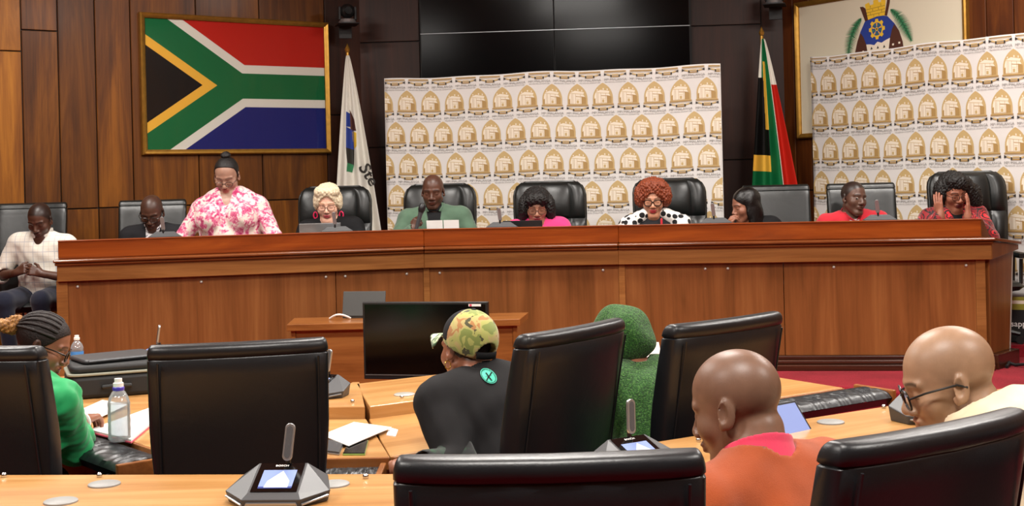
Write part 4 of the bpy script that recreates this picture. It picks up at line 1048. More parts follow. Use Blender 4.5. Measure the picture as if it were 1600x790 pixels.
# cap wearer
hip = (.02, 4.60, .56)
ra = R(-35); Rm_ = np.array(Matrix.Rotation(ra, 3, 'Z')); loc = lambda v: Rm_@(np.array(v)-np.array((hip[0], hip[1], 0)))
pcap = p = floor_person('person in a black top and camouflage cap, seen from behind leaning left', 728, 489, 4.85, 35, hip, pitch=8, yaw=4, roll=4, skin='#975a3a', girth=1.3, sw=.205, neck=.058, look=dict(stubble=.7),
    arms=dict(L=dict(ww=tuple(at_z(622, 730, .74)), wd=(.0, .95, -.05), n=(0, 0, -1), pole=(-.35, -.8, -.8)), R=dict(t=(.1, .55, .24))))
shirt = p.top('shirt', 'cloth_black2', .022, .72, 'crew', .006, h=.007, sinf=.026, freq=24)
p.trousers('cloth_black'); p.collar('cloth_black', r=.016, hgt=.012, gap=.9, tilt=.15); p.hair_shell('hair_dark', .003, .0008)
Mh0 = p.Mh.copy(); tilt_ = np.eye(4); tilt_[:3, :3] = np.array(Matrix.Rotation(R(17), 3, 'X')); p.Mh = p.Mh@tilt_
f = Fld().ell((0, -.014, .050), (.089, .112, .096), .01)
cp = p.part('cap', f, 'cloth_camo', .0045, None, (-.11, -.15, -.02), (.11, .12, .17), True, lambda X, Y, Z: np.maximum(-(Z-.012-.02*Y/.1+0*X), -np.minimum(1e3, np.sqrt(X**2+((Z-.018)/1.0)**2)-.036+np.where(Y > 0, 1., 0))))
def capobj(name, mb, mats):
    o = mb.done(name, mats, cp); o.matrix_local = Matrix(p.Mh.tolist()); return o
m = MB(); m.grid(lambda u, v: ((u-.5)*.165*(1-.25*v*v), .075+.045*math.cos((u-.5)*PI*.95)*1.0+.085*v*math.cos((u-.5)*2.2), .034-.032*(2*u-1)**2-.024*v), 16, 8)
o = capobj('visor', m, ['cloth_camo_light']); md = o.modifiers.new('s', 'SOLIDIFY'); md.thickness = .004
m = MB(); m.sphere((0, -.01, .146), .009, 10, 6, (1, 1, .5)); capobj('cap_button', m, ['cloth_charcoal'])
m = MB(); m.grid(lambda u, v: ((u-.5)*.085, -.014-.1125*math.sqrt(max(0, 1-((u-.5)*.085/.089)**2)), -.002+.024*v), 12, 2); o = capobj('strap', m, ['cloth_black']); md = o.modifiers.new('s', 'SOLIDIFY'); md.thickness = .003
# front panel of the cap in black mesh
f = Fld().ell((0, -.014, .0505), (.0895, .1125, .0955), .01)
o = p.part('front_panel', f, 'cloth_charcoal', .0045, None, (-.11, -.02, .02), (.11, .12, .17), True, lambda X, Y, Z: np.maximum(-(Y-.005-.0*Z+0*X), -(Z-.03+0*X)), parent=cp)
p.Mh = Mh0
cf = Fld(); E_, W_ = p.el['L'], p.wr['L']; cf.cap(E_+(p.tp(-.205, -.01, .435)-E_)*.25, E_, .070, .072, .02).cap(E_, E_+(W_-E_)*.5, .072, .066, .02).cap(E_+(W_-E_)*.42, W_, .055, .05, .01, -1)
p.part('sleeve_print', cf, 'cloth_green_print', .007, lambda X, Y, Z: .005*wob(X, Y, Z, 40), parent=shirt)
for sg in (-1,):
    m = MB(); m.tube([(math.sin(a)*.012, 0, -.014+.014*math.cos(a)) for a in [2*PI*k/14 for k in range(14)]], .0018, 6, 0, True); e = m.done('earring', ['gold'], p.root); e.matrix_local = Matrix(p.Mh.tolist())@Matrix.Translation((sg*.084, .0, -.034))
# green hooded person
hip = (.60, 4.78, .56)
p = floor_person('person wrapped in a fuzzy green hood and jersey, between two chairs', 968, 483, 5.05, 28, hip, hs=1.14, pitch=14, yaw=8, skin='#975a3a', girth=1.25, sw=.20, arms=dict(R=dict(t=(.1, .5, .24)), L=dict(t=(-.1, .5, .24))))
p.top('jersey', 'cloth_boucle', .022, 1.0, 'crew', .006, h=.008, sinf=.024, freq=26); p.trousers('cloth_black')
p.hair_blobs('cloth_boucle', [((0, -.015, .045), (.092, .115, .098)), ((0, -.035, .0), (.098, .098, .058))], .009, 34, name='hood', h=.006, subs=[((0, .13, -.02), (.062, .09, .10))], k=.03)
# bald man in orange
hip = (.66, 2.80, .56)
porange = p = floor_person('bald man in an orange sweater with a pink collar, seen from behind', 1149, 547, 3.0, 36, hip, pitch=16, yaw=20, skin='#7e583f', girth=1.2, sw=.21, neck=.062, look=dict(stubble=.12, nose=1.3, lips=1.3),
    arms=dict(L=dict(t=(-.16, .5, .26)), R=dict(t=(.16, .5, .26))))
nd_ = unit(p.nt-p.nb); sw_ = p.top('sweater', 'cloth_orange', .024, 1.0, 'crew', .005, h=.007, sinf=.026, freq=26, extra=Fld().cap(p.nb-nd_*.05, p.nb+nd_*.0, p.neckr+.035, p.neckr+.018, .04)); p.trousers('cloth_navy')
p.collar('cloth_rose', r=.016, hgt=.030, gap=.8, tilt=.5, h=.004, th=.012)
# bald man in cream
hip = (1.28, 2.92, .56)
pcream = p = floor_person('bald man in a cream jacket and dark glasses, in profile at the right', 1481, 511, 3.1, 48, hip, pitch=17, yaw=34, skin='#a67e5a', girth=1.3, sw=.21, neck=.066, look=dict(stubble=.1, nose=1.25, lips=1.2, chin2=1),
    arms=dict(L=dict(t=(-.16, .5, .26)), R=dict(t=(.16, .5, .26))))
nd_ = unit(p.nt-p.nb); p.top('jacket', 'cloth_cream', .026, 1.0, 'crew', .006, h=.007, sinf=.028, freq=24, extra=Fld().cap(p.nb-nd_*.03, p.nb+nd_*.02, p.neckr+.045, p.neckr+.026, .05).ell(p.tp(.02, -.09, .47), (.20, .12, .125), .05, Rm=p.Rt)); p.collar('cloth_cream', r=.018, hgt=.03, gap=.8, tilt=.3, h=.0045, th=.012); p.trousers('cloth_black'); p.glasses('frame_black', .0026, .028, .021)
# ------------------------------------------------------------------ flat prints
for nm, c in dict(flag_red='#b51f12', flag_white='#d9d5ca', flag_green='#0d6236', flag_gold='#e2ad3e', flag_black='#0b0908', flag_blue='#16206a').items(): plain('print_'+nm, c, .6, spec=.15, bump=.06, bscale=500)
for nm, c in dict(gold='#bea26e', dark_gold='#a6844e', pale='#e2d6c3', ink='#2b2622', grey='#8a8683', cream='#cfc7b0', brown='#4a2414', blue='#20388a', yellow='#e0b52c', leaf='#2f7a4e', leaf_dark='#1c5434').items(): plain('ink_'+nm, c, .6)
plain('banner_cloth', '#d6d2ce', .75, var=.03, vscale=3, bump=.05, bscale=400)
def poly2(m, pts, mi, M, z=0.0): m.face([M@Vector((x, y, z)) for x, y in pts], mi)

# national flag framed behind glass on the left wall
fl0, fl1 = WL.hit(217, 24, -.04), WL.hit(511.5, 38, -.04); fz1 = 3.185; fz0 = 1.955; fs0 = fl0[0]; fs1 = fl1[0]; fb = .045
flag = thing('framed_flag', 'large framed South African flag behind glass on the left wall', 'flag', (WA.x, WA.y, 0), WL.ang)
def frame(parent, s0, s1, z0, z1, b, y0, y1, mat):
    m = MB()
    prof = [(0, y1), (0, y0+.012), (b*.25, y0), (b*.6, y0+.006), (b*.8, y0+.012), (b, y0+.02), (b, y1)]
    cs = [(s0, z0, 1, 1), (s1, z0, -1, 1), (s1, z1, -1, -1), (s0, z1, 1, -1)]
    rings = [[m.bm.verts.new((x+sx*d, y, z+sz*d)) for d, y in prof] for x, z, sx, sz in cs]
    for i in range(4):
        a, c = rings[i], rings[(i+1) % 4]
        for k in range(len(prof)-1): m.bm.faces.new([a[k], c[k], c[k+1], a[k+1]])
    return m.done('frame', [mat], parent, angle=20)
frame(flag, fs0, fs1, fz0, fz1, fb, -.075, -.022, 'gold_frame')
m = MB(); ix0, ix1, iz0, iz1 = fs0+fb, fs1-fb, fz0+fb, fz1-fb
def fp(pts, mi): m.face([(ix0+(ix1-ix0)*x/30, -.040, iz1-(iz1-iz0)*y/20) for x, y in pts], mi)
fp([(6.009, 0), (30, 0), (30, 6.667), (16.01, 6.667)], 0)
fp([(3.606, 0), (6.009, 0), (16.01, 6.667), (30, 6.667), (30, 8), (15.606, 8)], 1)
fp([(3.606, 20), (6.009, 20), (16.01, 13.333), (30, 13.333), (30, 12), (15.606, 12)], 1)
fp([(6.009, 20), (30, 20), (30, 13.333), (16.01, 13.333)], 5)
fp([(0, 0), (3.606, 0), (15.606, 8), (30, 8), (30, 12), (15.606, 12), (3.606, 20), (0, 20), (0, 17.596), (11.394, 10), (0, 2.404)], 2)
fp([(0, 2.404), (11.394, 10), (0, 17.596), (0, 15.994), (8.99, 10), (0, 4.006)], 3)
fp([(0, 4.006), (8.99, 10), (0, 15.994)], 4)
m.done('flag_print', ['print_flag_red', 'print_flag_white', 'print_flag_green', 'print_flag_gold', 'print_flag_black', 'print_flag_blue'], flag, smooth=False)
MB().box(ix0, ix1, -.049, -.047, iz0, iz1).done('glass', ['pane_glass'], flag, smooth=False)

# framed municipal arms on the right wall
k0, k1 = WR.hit(1243, 5, -.04), WR.hit(1512, 20, -.04)
arms_ = thing('framed_crest', 'framed cream board with a shield crest of cogwheel and crown', 'emblem', (WC.x, WC.y, 0), WR.ang)
a0, a1, z0, z1 = k0[0], k1[0], 1.98, 3.235
frame(arms_, a0, a1, z0, z1, .045, -.075, -.022, 'gold_frame')
MB().box(a0+.03, a1-.03, -.042, -.03, z0+.03, z1-.03).done('board', ['ink_cream'], arms_, smooth=False)
cs_, cz_ = WR.hit(1370, 45, -.043)
crest = MB(); U = 1/8.0     # crest drawn around its cogwheel in wall metres
sx = (WR.hit(1400, 45, -.043)[0]-WR.hit(1340, 45, -.043)[0])/60*.1266; sz = (WR.hit(1370, 15, -.043)[1]-WR.hit(1370, 75, -.043)[1])/60*.1266
def cp_(pts, mi, lay=1): crest.face([(cs_+(x-635)*sx, -.0425-.0006*lay, cz_-(y-365+ (x-635)*-.024)*sz) for x, y in pts], mi)
arch = [(490, 250), (560, 225), (640, 212), (720, 216), (770, 232), (850, 330), (905, 430), (945, 570), (960, 720), (900, 900), (770, 1010), (640, 1060), (510, 1010), (390, 900), (345, 720), (350, 640), (390, 480), (430, 370)]
cp_(arch, 0, 1)
cp_([(430, 385), (465, 440), (500, 540), (515, 640), (520, 900), (390, 900), (345, 720), (350, 640), (390, 480)], 1, 2); cp_([(848, 340), (905, 430), (945, 570), (960, 720), (900, 900), (765, 900), (775, 640), (795, 500), (820, 400)], 1, 2)
cp_([(500, 540), (550, 545), (600, 562), (640, 525), (690, 545), (740, 520), (795, 500), (775, 640), (765, 900), (520, 900), (515, 640)], 2, 3)
for x in (565, 643, 722): cp_([(x-15, 612), (x+15, 608), (x, 575)], 3, 4)
for x, y in ((390, 620), (460, 612), (830, 575), (905, 565)): cp_([(x-11, y), (x+11, y), (x+11, y+24), (x-11, y+24)], 2, 4)
cx, cy = 637, 368
gear = []
for k in range(16):
    for da, rr in ((-.13, 1.0), (.13, 1.0)) if k % 2 else ((-.16, 1.28), (.16, 1.28)): a = 2*PI*k/16+da*1.0+PI/8*0; gear.append((cx+78*rr*math.sin(a), cy-100*rr*math.cos(a)))
cp_(gear, 4, 3)
cp_([(cx+62*math.sin(2*PI*k/32), cy-80*math.cos(2*PI*k/32)) for k in range(32)], 0, 4)
for k in range(10):
    a = 2*PI*k/10; cp_([(cx+14*math.sin(a), cy-18*math.cos(a)), (cx+58*math.sin(a-.16), cy-75*math.cos(a-.16)), (cx+58*math.sin(a+.16), cy-75*math.cos(a+.16))], 5 if k % 2 else 4, 5)
cp_([(cx+18*math.sin(2*PI*k/16), cy-23*math.cos(2*PI*k/16)) for k in range(16)], 4, 6); cp_([(cx+9*math.sin(2*PI*k/12), cy-12*math.cos(2*PI*k/12)) for k in range(12)], 1, 7)
cp_([(430, 60), (470, 62), (500, 90), (530, 235), (495, 252)], 1, 3); cp_([(775, 15), (810, 8), (800, 80), (765, 228), (735, 215)], 1, 3)
cp_([(530, 238), (495, 40), (545, 22), (560, 60), (600, 55), (600, 8), (655, 0), (668, 42), (695, 40), (695, -4), (745, -8), (752, 50), (738, 215), (640, 212)], 4, 3)
for y, h in ((95, 4), (135, 4), (172, 4)): cp_([(508, y+12), (745, y-4), (745, y), (508, y+16)], 3, 4)
for x, y in ((560, 65), (690, 60), (590, 110), (660, 102), (560, 150), (700, 140), (600, 185), (665, 180)): cp_([(x, y), (x+4, y), (x+4, y+28), (x, y+28)], 3, 4)
for sgn, P_ in ((1, [(440, 205), (370, 290), (315, 400), (280, 540), (265, 680)]), (-1, [(812, 158), (890, 240), (950, 350), (1000, 460), (1045, 570)])):
    P_ = [np.array(q, float) for q in P_]
    for k in range(34):
        t = k/33*3.999; i = int(t); c = P_[i]*(1-t+i)+P_[min(i+1, 4)]*(t-i); d = unit(np.append(P_[min(i+1, 4)]-P_[i], 0))[:2]; nrm = np.array((-d[1], d[0])); ln = 85*math.sin(PI*(.12+.8*k/33))
        for q in (-1, 1):
            e = c+nrm*q*ln+d*26; w_ = d*8.5; cp_([tuple(c-w_), tuple(c+w_), tuple(e)], 6 if (k+q) % 3 else 7, 2)
    for A_, B_ in zip(P_, P_[1:]):
        d = unit(np.append(B_-A_, 0))[:2]; nrm = np.array((-d[1], d[0]))*5; cp_([tuple(A_-nrm), tuple(B_-nrm), tuple(B_+nrm), tuple(A_+nrm)], 7, 3)
crest.done('crest_print', ['ink_blue', 'ink_brown', 'ink_pale', 'ink_ink', 'ink_yellow', 'ink_leaf', 'ink_leaf', 'ink_leaf_dark'], arms_, smooth=False)

# printed backdrops
t1, t2 = text_mesh('MPUMALANGA', .20, 0, 1), text_mesh('PROVINCIAL LEGISLATURE', .088, 0, 1)
def emblem(m, cx, cy, w, f):
    n0 = len(m.bm.verts)
    def P(pts, mi, lay): m.face([(cx+x*w, -.002-.0004*lay, cy+y*w) for x, y in pts], mi)
    ar = [(-.5, 0), (-.5, .30)]+[(-.5+.95*(1-math.cos(a)), .30+.84*math.sin(a)) for a in [R(9*k) for k in range(1, 7)]]
    ar = ar+[(0, 1.04)]; ar = ar+[(-x, y) for x, y in ar[::-1][1:]]
    P(ar, 0, 0)
    P([(-.42, .03), (.43, .03), (.43, .30), (.30, .50), (.33, .62), (-.12, .70), (-.36, .60), (-.42, .40)], 2, 1)
    P([(.20, .03), (.43, .03), (.43, .34), (.20, .42)], 1, 2); P([(-.45, .03), (-.37, .03), (-.37, .30), (-.45, .26)], 1, 2)
    for x in (-.30, -.24, -.10, .14): P([(x, .05), (x+.014, .05), (x+.014, .52), (x, .55)], 1, 2)
    P([(-.08, .40), (.40, .36), (.40, .385), (-.08, .43)], 1, 3); P([(-.38, .56), (.34, .50), (.34, .52), (-.38, .585)], 0, 2); P([(-.38, .04), (.2, .04), (.2, .055), (-.38, .055)], 1, 2)
    P([(-.04, .08), (.07, .08), (.07, .22), (-.04, .22)], 0, 2); P([(-.06, .27), (.10, .26), (.10, .28), (-.06, .29)], 0, 2)
    P([(-.3, .66), (-.25, .66), (-.25, .74), (-.3, .72)], 2, 2); P([(.0, .70), (.06, .69), (.06, .77), (.0, .78)], 2, 2); P([(.2, .67), (.25, .66), (.25, .74), (.2, .75)], 2, 2)
    P([(-.54, -.055), (.54, -.055), (.54, .0), (-.54, .0)], 1, 1); P([(-.54, -.10), (.54, -.10), (.54, -.085), (-.54, -.085)], 0, 1)
    for sg in (-1, 1):
        P([(sg*.55, -.10), (sg*.40, -.17), (sg*.55, -.23)], 3, 2); P([(sg*.42, -.13), (sg*.16, -.20), (sg*.16, -.27), (sg*.44, -.20)], 0, 1)
        P([(sg*.17, -.19), (sg*.24, -.19), (sg*.24, -.31), (sg*.17, -.31)], 3, 2)
    P([(-.2, -.25), (.2, -.25), (.2, -.31), (-.2, -.31)], 1, 1); P([(-.16, -.16), (.16, -.16), (.16, -.22), (-.16, -.22)], 0, 1)
    M = Matrix(((w*.83, 0, 0, cx), (0, 0, -1, -.0024), (0, w*.83, 0, cy-.47*w), (0, 0, 0, 1)))
    add_mesh(m.bm, t1, M, 4); M = Matrix(((w*.98, 0, 0, cx), (0, 0, -1, -.0024), (0, w*.98, 0, cy-.57*w), (0, 0, 0, 1))); add_mesh(m.bm, t2, M, 4)
def backdrop(label, A, B, z0, z1, pitch, row, w, off0, first, seed):
    d = (B-A); L = d.length; ang = math.atan2(d.y, d.x)
    b = thing('printed_backdrop', label, 'banner', (A.x, A.y, PI_), ang)
    rnd = np.random.RandomState(seed); ph = rnd.rand(6)*6
    def disp(x, z): return .012*math.sin(x*2.1+ph[0])*math.sin(z*1.3+ph[1])+.004*math.sin(x*5.3+z*2+ph[2])
    def edge(x): return .006*math.sin(x*4.1+ph[3])+.004*math.sin(x*9+ph[4])
    m = MB(); m.grid(lambda u, v: (u*L, disp(u*L, z0+(z1-z0)*v), z0-PI_+(z1+edge(u*L)-z0)*v), 70, 50); cl = m.done('banner_cloth', ['banner_cloth'], b)
    md = cl.modifiers.new('s', 'SOLIDIFY'); md.thickness = .002; md.offset = 1
    m = MB(); r = 0; zz = z1-first
    while zz > z0+.05:
        x = off0[r % 2]-pitch
        while x < L+pitch: emblem(m, x, zz+.58*w, w, 0); x += pitch
        zz -= row; r += 1
    for co, no in (((.004, 0, 0), (-1, 0, 0)), ((L-.004, 0, 0), (1, 0, 0)), ((0, 0, z1-.012), (0, 0, 1)), ((0, 0, z0+.01), (0, 0, -1))):
        bmesh.ops.bisect_plane(m.bm, geom=m.bm.verts[:]+m.bm.edges[:]+m.bm.faces[:], plane_co=co, plane_no=no, clear_outer=True)
    for v in m.bm.verts: v.co.y += disp(v.co.x, v.co.z)-.0025; v.co.z += edge(v.co.x)*max(0, (v.co.z-z0)/(z1-z0))-PI_
    me = bpy.data.meshes.new('emblem_print'); m.bm.to_mesh(me); m.bm.free()
    mesh_obj('emblem_print', me, ['ink_gold', 'ink_dark_gold', 'ink_pale', 'ink_ink', 'ink_grey'], b)['kind'] = 'stuff'
    for x in (.04, L-.04):
        MB().cyl((x, .030, .03), (x, .030, z1-PI_-.02), .012, n=10).done('pole', ['black_plastic'], b); MB().box(x-.04, x+.04, -.22, .045, 0, .03).done('foot', ['black_plastic'], b, smooth=False, bevel=.006)
    MB().cyl((.04, .030, z1-PI_-.03), (L-.04, .030, z1-PI_-.03), .010, n=10).done('crossbar', ['black_plastic'], b)
    return b
A1, B1 = at(600, 124, 12.05), at(1125.5, 100, 11.25)
pitch = (B1.xy-A1.xy).length*38.9/525
backdrop('wide white printed backdrop of gold arch emblems behind the middle chairs', A1.xy, B1.xy, .55, 2.609, pitch, .285, .178, (.105, .105+pitch/2), .117, 1)
A2, B2 = at(1266, 90, 12.0), at(1600, 50, 10.17); d2 = (B2.xy-A2.xy); p2 = d2.length*.1075
backdrop('white printed backdrop of gold arch emblems at the right edge', A2.xy, A2.xy+d2*1.2, .66, 2.71, p2, .305, p2*.80, (p2*.42, p2*.9), .118, 2)

# low contact banner beside the bench end
q0 = at(1566, 480, 9.95); bn = thing('contact_banner', 'low black and olive banner stand lettered in white beside the bench end', 'banner', (q0.x, q0.y, PF), R(-25))
MB().box(0, .6, 0, .02, .1, .33).done('lower_panel', ['matte_black'], bn, smooth=False); plain('olive_band', '#8f8a2a', .6); plain('white_ink', '#e8e8e4', .6)
MB().box(0, .6, 0, .02, .33, .375).done('olive_band', ['olive_band'], bn, smooth=False); MB().box(0, .6, 0, .02, .375, .40).done('pale_band', ['ink_pale'], bn, smooth=False); MB().box(0, .6, 0, .02, .40, .425).done('olive_band', ['olive_band'], bn, smooth=False)
MB().box(-.02, .62, -.05, .06, 0, .1).done('base', ['matte_black'], bn, smooth=False, bevel=.02)
m = MB(); add_mesh(m.bm, text_mesh('Whatsapp:', .062, .0005, 3, 'LEFT'), Matrix(((1, 0, 0, -.085), (0, 0, -1, -.003), (0, 1, 0, .205), (0, 0, 0, 1)))); lt = m.done('lettering', ['white_ink'], bn, smooth=False)
m = MB(); g0 = at(1572, 556, 9.2); m.tube([(g0.x+.16*t+.02*math.sin(9*t), g0.y+.12*math.sin(4*t), PF+.012+.02*abs(math.sin(5*t))) for t in [k/20*1.6 for k in range(21)]], .011, 8); tag(m.done('cable', ['matte_black']), 'black cable loop on the red carpet beside the bench end', 'cable')

# ------------------------------------------------------------------ standing flags
def stand_flag(label, px, py, D, width, length, mats, mf, x0=-.35):
    tpn = at(px, py, D); f = thing('standing_flag', label, 'flag', (tpn.x, tpn.y, PI_))
    ht = tpn.z-PI_
    MB().cyl((0, 0, .03), (0, 0, ht+.0), .016, n=12).done('pole', ['gold_frame'], f); MB().lathe([(0, 0), (.18, 0), (.18, .02), (.05, .05), (.02, .06), (0, .06)], 24).done('base', ['gold_frame'], f)
    MB().lathe([(0, 0), (.02, .005), (.026, .03), (.012, .06), (0, .09)], 14, (0, 0, ht)).done('finial', ['gold_frame'], f)
    def fn(u, v):
        s = .03+(width-.03)*(v**.85); x = x0*s*1.0+u*s; y = -.03-.02*v+(.012+.05*v)*math.sin(u*PI*5.2+1.2*v)*(.5+.5*v)
        return (x, y, ht-.03-length*v-.05*u*v*(1-.3*v))
    m = MB(); m.grid(fn, 72, 60, 0, mf); c = m.done('cloth', mats, f, angle=180); md = c.modifiers.new('s', 'SOLIDIFY'); md.thickness = .0015
    return f, c, fn
ff, fcl, ffn = stand_flag('white municipal flag with crest and lettering hanging on its pole', 543, 82, 12.3, .50, 1.85, ['print_flag_white'], None, -.36)
def on_cloth(m, fn, pts, mi):
    def q(u, v): p = Vector(fn(u, v)); return (p.x, p.y-.006, p.z)
    m.face([q(u, v) for u, v in pts], mi)
m = MB()
for pts, mi in (([(.42, .42), (.50, .43), (.50, .50), (.42, .50)], 1), ([(.50, .41), (.60, .46), (.62, .52), (.50, .52)], 0), ([(.42, .50), (.56, .52), (.55, .62), (.42, .61)], 1), ([(.52, .52), (.62, .53), (.60, .60), (.54, .62)], 2), ([(.42, .61), (.55, .62), (.53, .70), (.44, .69)], 3), ([(.44, .69), (.53, .70), (.50, .74), (.43, .735)], 4)):
    n = 6; (a, b, c, d) = [np.array(p_) for p_ in pts]
    for i in range(n):
        for k in range(n):
            g = lambda s, t: tuple((((a*(1-s)+b*s)*(1-t)+(d*(1-s)+c*s)*t)-np.array((.42, .41)))*np.array((2.0, .95))+np.array((.26, .27)))
            on_cloth(m, ffn, [g(i/n, k/n), g((i+1)/n, k/n), g((i+1)/n, (k+1)/n), g(i/n, (k+1)/n)], mi)
m.done('crest_print', ['ink_brown', 'ink_blue', 'ink_yellow', 'ink_ink', 'ink_leaf'], ff, smooth=False)
m = MB(); me = text_mesh('Ste', .16, .003, 3, 'LEFT')
bt = bmesh.new(); bt.from_mesh(me); bmesh.ops.triangulate(bt, faces=bt.faces[:]); bmesh.ops.subdivide_edges(bt, edges=bt.edges[:], cuts=2, use_grid_fill=True)
ca, sa = math.cos(R(-62)), math.sin(R(-62))
for v in bt.verts:
    x, y = v.co.x*1.0, v.co.y; X, Z = x*ca-y*sa, x*sa+y*ca
    v_ = .555+(-Z)/1.85; s = .03+.47*max(.01, v_)**.85; u = .62+X/s
    p = Vector(ffn(u, v_)); v.co = Vector((p.x, p.y-.007, p.z))
me2 = bpy.data.meshes.new('lettering'); bt.to_mesh(me2); bt.free(); mesh_obj('lettering', me2, ['ink_ink'], ff)
def mf(u, v):
    if u < .46:
        if u > .27 and .12 < v < .46-.9*(u-.27)*0 and (u-.27) > .40*(v-.12)*.4: return 3
        if v < .20: return 1 if u < .2 else 2
        return 4 if v < .60 else (3 if v < .685 else 2)
    if u < .66: return 2
    if v < .24: return 1
    return 1 if u < .70 else 0
stand_flag('South African flag gathered on a pole between the two printed backdrops', 1190, 56, 12.0, .50, 1.75, ['print_flag_red', 'print_flag_white', 'print_flag_green', 'print_flag_gold', 'print_flag_black'], mf, -.30)

# ------------------------------------------------------------------ ceiling cameras on the wall
def ptz(label, px, py, D, rot):
    q = at(px, py, D); c = thing('wall_camera', label, 'camera', (q.x, q.y, q.z), rot)
    MB().box(-.10, .10, -.10, .16, -.008, 0).box(-.06, .06, .15, .17, -.12, .06).done('bracket', ['matte_black'], c, smooth=False, bevel=.003)
    MB().lathe([(0, 0), (.075, 0), (.08, .012), (.07, .04), (0, .04)], 28).done('base', ['silver'], c)
    MB().box(-.085, -.06, -.03, .03, .03, .16).box(.06, .085, -.03, .03, .03, .16).done('yoke', ['matte_black'], c, smooth=False, bevel=.01)
    MB().sphere((0, 0, .115), .068, 24, 16).done('camera_head', ['black_plastic'], c); MB().cyl((0, -.05, .115), (0, -.085, .113), .036, .034, 20).done('lens', ['screen_black'], c)
ptz('black dome camera on a wall bracket above the white flag', 543, 37, 12.2, R(15)); ptz('black and silver camera cut off at the top near the crest board', 1210, 7, 12.0, R(-15))

# ------------------------------------------------------------------ conference units, screens and papers
plain('unit_grey', '#3a3b3d', .42, bump=.05, bscale=300); plain('unit_black', '#17181a', .35); plain('grille', '#55575a', .5, .5, bump=.4, bscale=900)
plain('display_glow', '#7d90c6', .3, emit=.12); plain('display_white', '#c3cce2', .3, emit=.15); plain('display_dark', '#2b3a78', .3, emit=.15); plain('paper', '#e4e2de', .8); plain('laptop_dark', '#454543', .4, .4); plain('laptop_grey', '#8b8b8a', .35, .6); plain('case_green', '#7f9a4a', .5)
def make_unit(label):
    u = thing('conference_unit', label, 'microphone')
    m = MB(); lo = [(-.142, -.012), (-.078, -.088), (.078, -.088), (.142, -.012), (.118, .075), (-.118, .075)]
    B_ = [m.bm.verts.new((x*.94, y*.94, 0)) for x, y in lo]; K = [m.bm.verts.new((x, y, z)) for (x, y), z in zip(lo, (.030, .022, .022, .030, .050, .050))]
    F0, F1, F2, F3 = [m.bm.verts.new(q) for q in ((-.068, -.064, .034), (.068, -.064, .034), (.066, .062, .086), (-.066, .062, .086))]
    m.bm.faces.new(B_[::-1])
    for i in range(6): m.bm.faces.new([B_[i], B_[(i+1) % 6], K[(i+1) % 6], K[i]])
    m.bm.faces.new([K[1], K[2], F1, F0]); m.bm.faces.new([K[0], K[1], F0]); m.bm.faces.new([K[2], K[3], F1]); m.bm.faces.new([F0, F1, F2, F3])
    m.bm.faces.new([K[0], F0, F3, K[5]]); m.bm.faces.new([K[3], K[4], F2, F1]); m.bm.faces.new([K[5], F3, F2, K[4]])
    m.done('housing', ['unit_grey'], u, smooth=False, bevel=.003)
    e = Vector((0, .126, .052)).normalized(); nrm = Vector((0, -.052, .126)).normalized()
    def Q(x, t, o): p = Vector((0, -.064, .034))+e*t+nrm*o; return (x, p.y, p.z)
    s = MB(); s.face([Q(-.062, .004, .0015), Q(.062, .004, .0015), Q(.060, .132, .0015), Q(-.060, .132, .0015)]); sc_ = s.done('screen', ['screen_black'], u, smooth=False)
    s = MB(); s.face([Q(-.045, .022, .0022), Q(.045, .022, .0022), Q(.045, .100, .0022), Q(-.045, .100, .0022)], 0); s.face([Q(-.03, .022, .0026), (Q(.034, .022, .0026)), Q(.034, .05, .0026), Q(.008, .096, .0026), Q(-.026, .05, .0026)], 1); s.face([Q(-.045, .018, .0025), Q(.045, .018, .0025), Q(.045, .026, .0025), Q(-.045, .026, .0025)], 2)
    s.done('display', ['display_glow', 'display_white', 'display_dark'], sc_, smooth=False)
    s = MB(); s.hexa([(-.070, -.0895, .006), (.070, -.0895, .006), (.070, -.08, .006), (-.070, -.08, .006), (-.066, -.0905, .015), (.066, -.0905, .015), (.066, -.08, .015), (-.066, -.08, .015)]); s.done('front_strip', ['silver'], u, smooth=False, bevel=.002)
    for sg in (-1, 1):
        s = MB(); s.tube([(sg*.080, -.0845, .008), (sg*.137, -.022, .018)], .0035, 6); s.done('side_strip', ['silver'], u)
    MB().tube([(.012, .06, .075), (.012, .064, .09), (.013, .062, .10)], .007, 8).done('mic_stem', ['unit_black'], u)
    M = Matrix.Rotation(R(-8), 3, 'X')@Matrix.Rotation(R(6), 3, 'Y'); c = Vector((.016, .058, .143))
    s = MB(); w_, h_ = .0135, .050
    ol = [(w_*math.cos(a), (h_-w_)*(1 if math.sin(a) > 0 else -1)+w_*math.sin(a)) for a in [2*PI*(k+.5)/20 for k in range(20)]]
    A = [s.bm.verts.new(c+M@Vector((x, -.005, z))) for x, z in ol]; B = [s.bm.verts.new(c+M@Vector((x, .005, z))) for x, z in ol]; s.bm.faces.new(A); s.bm.faces.new(B[::-1])
    for i in range(20): s.bm.faces.new([A[i], A[(i+1) % 20], B[(i+1) % 20], B[i]])
    st = s.done('mic_stick', ['silver'], u, smooth=False, bevel=.0015)
    s = MB(); s.face([c+M@Vector((x*.62, -.0058, z*.86)) for x, z in ol]); s.done('grille', ['grille'], st, smooth=False)
    s = MB(); add_mesh(s.bm, text_mesh('BOSCH', .011, .0002, 2), Matrix.Translation(Q(0, .116, .0024))@Matrix((( 1, 0, 0, 0), (0, e.y, nrm.y, 0), (0, e.z, nrm.z, 0), (0, 0, 0, 1)))); s.done('lettering', ['white_ink'], u, smooth=False)
    return u
GU = 'conference microphone units'
unit0 = make_unit('x'); _uu = []
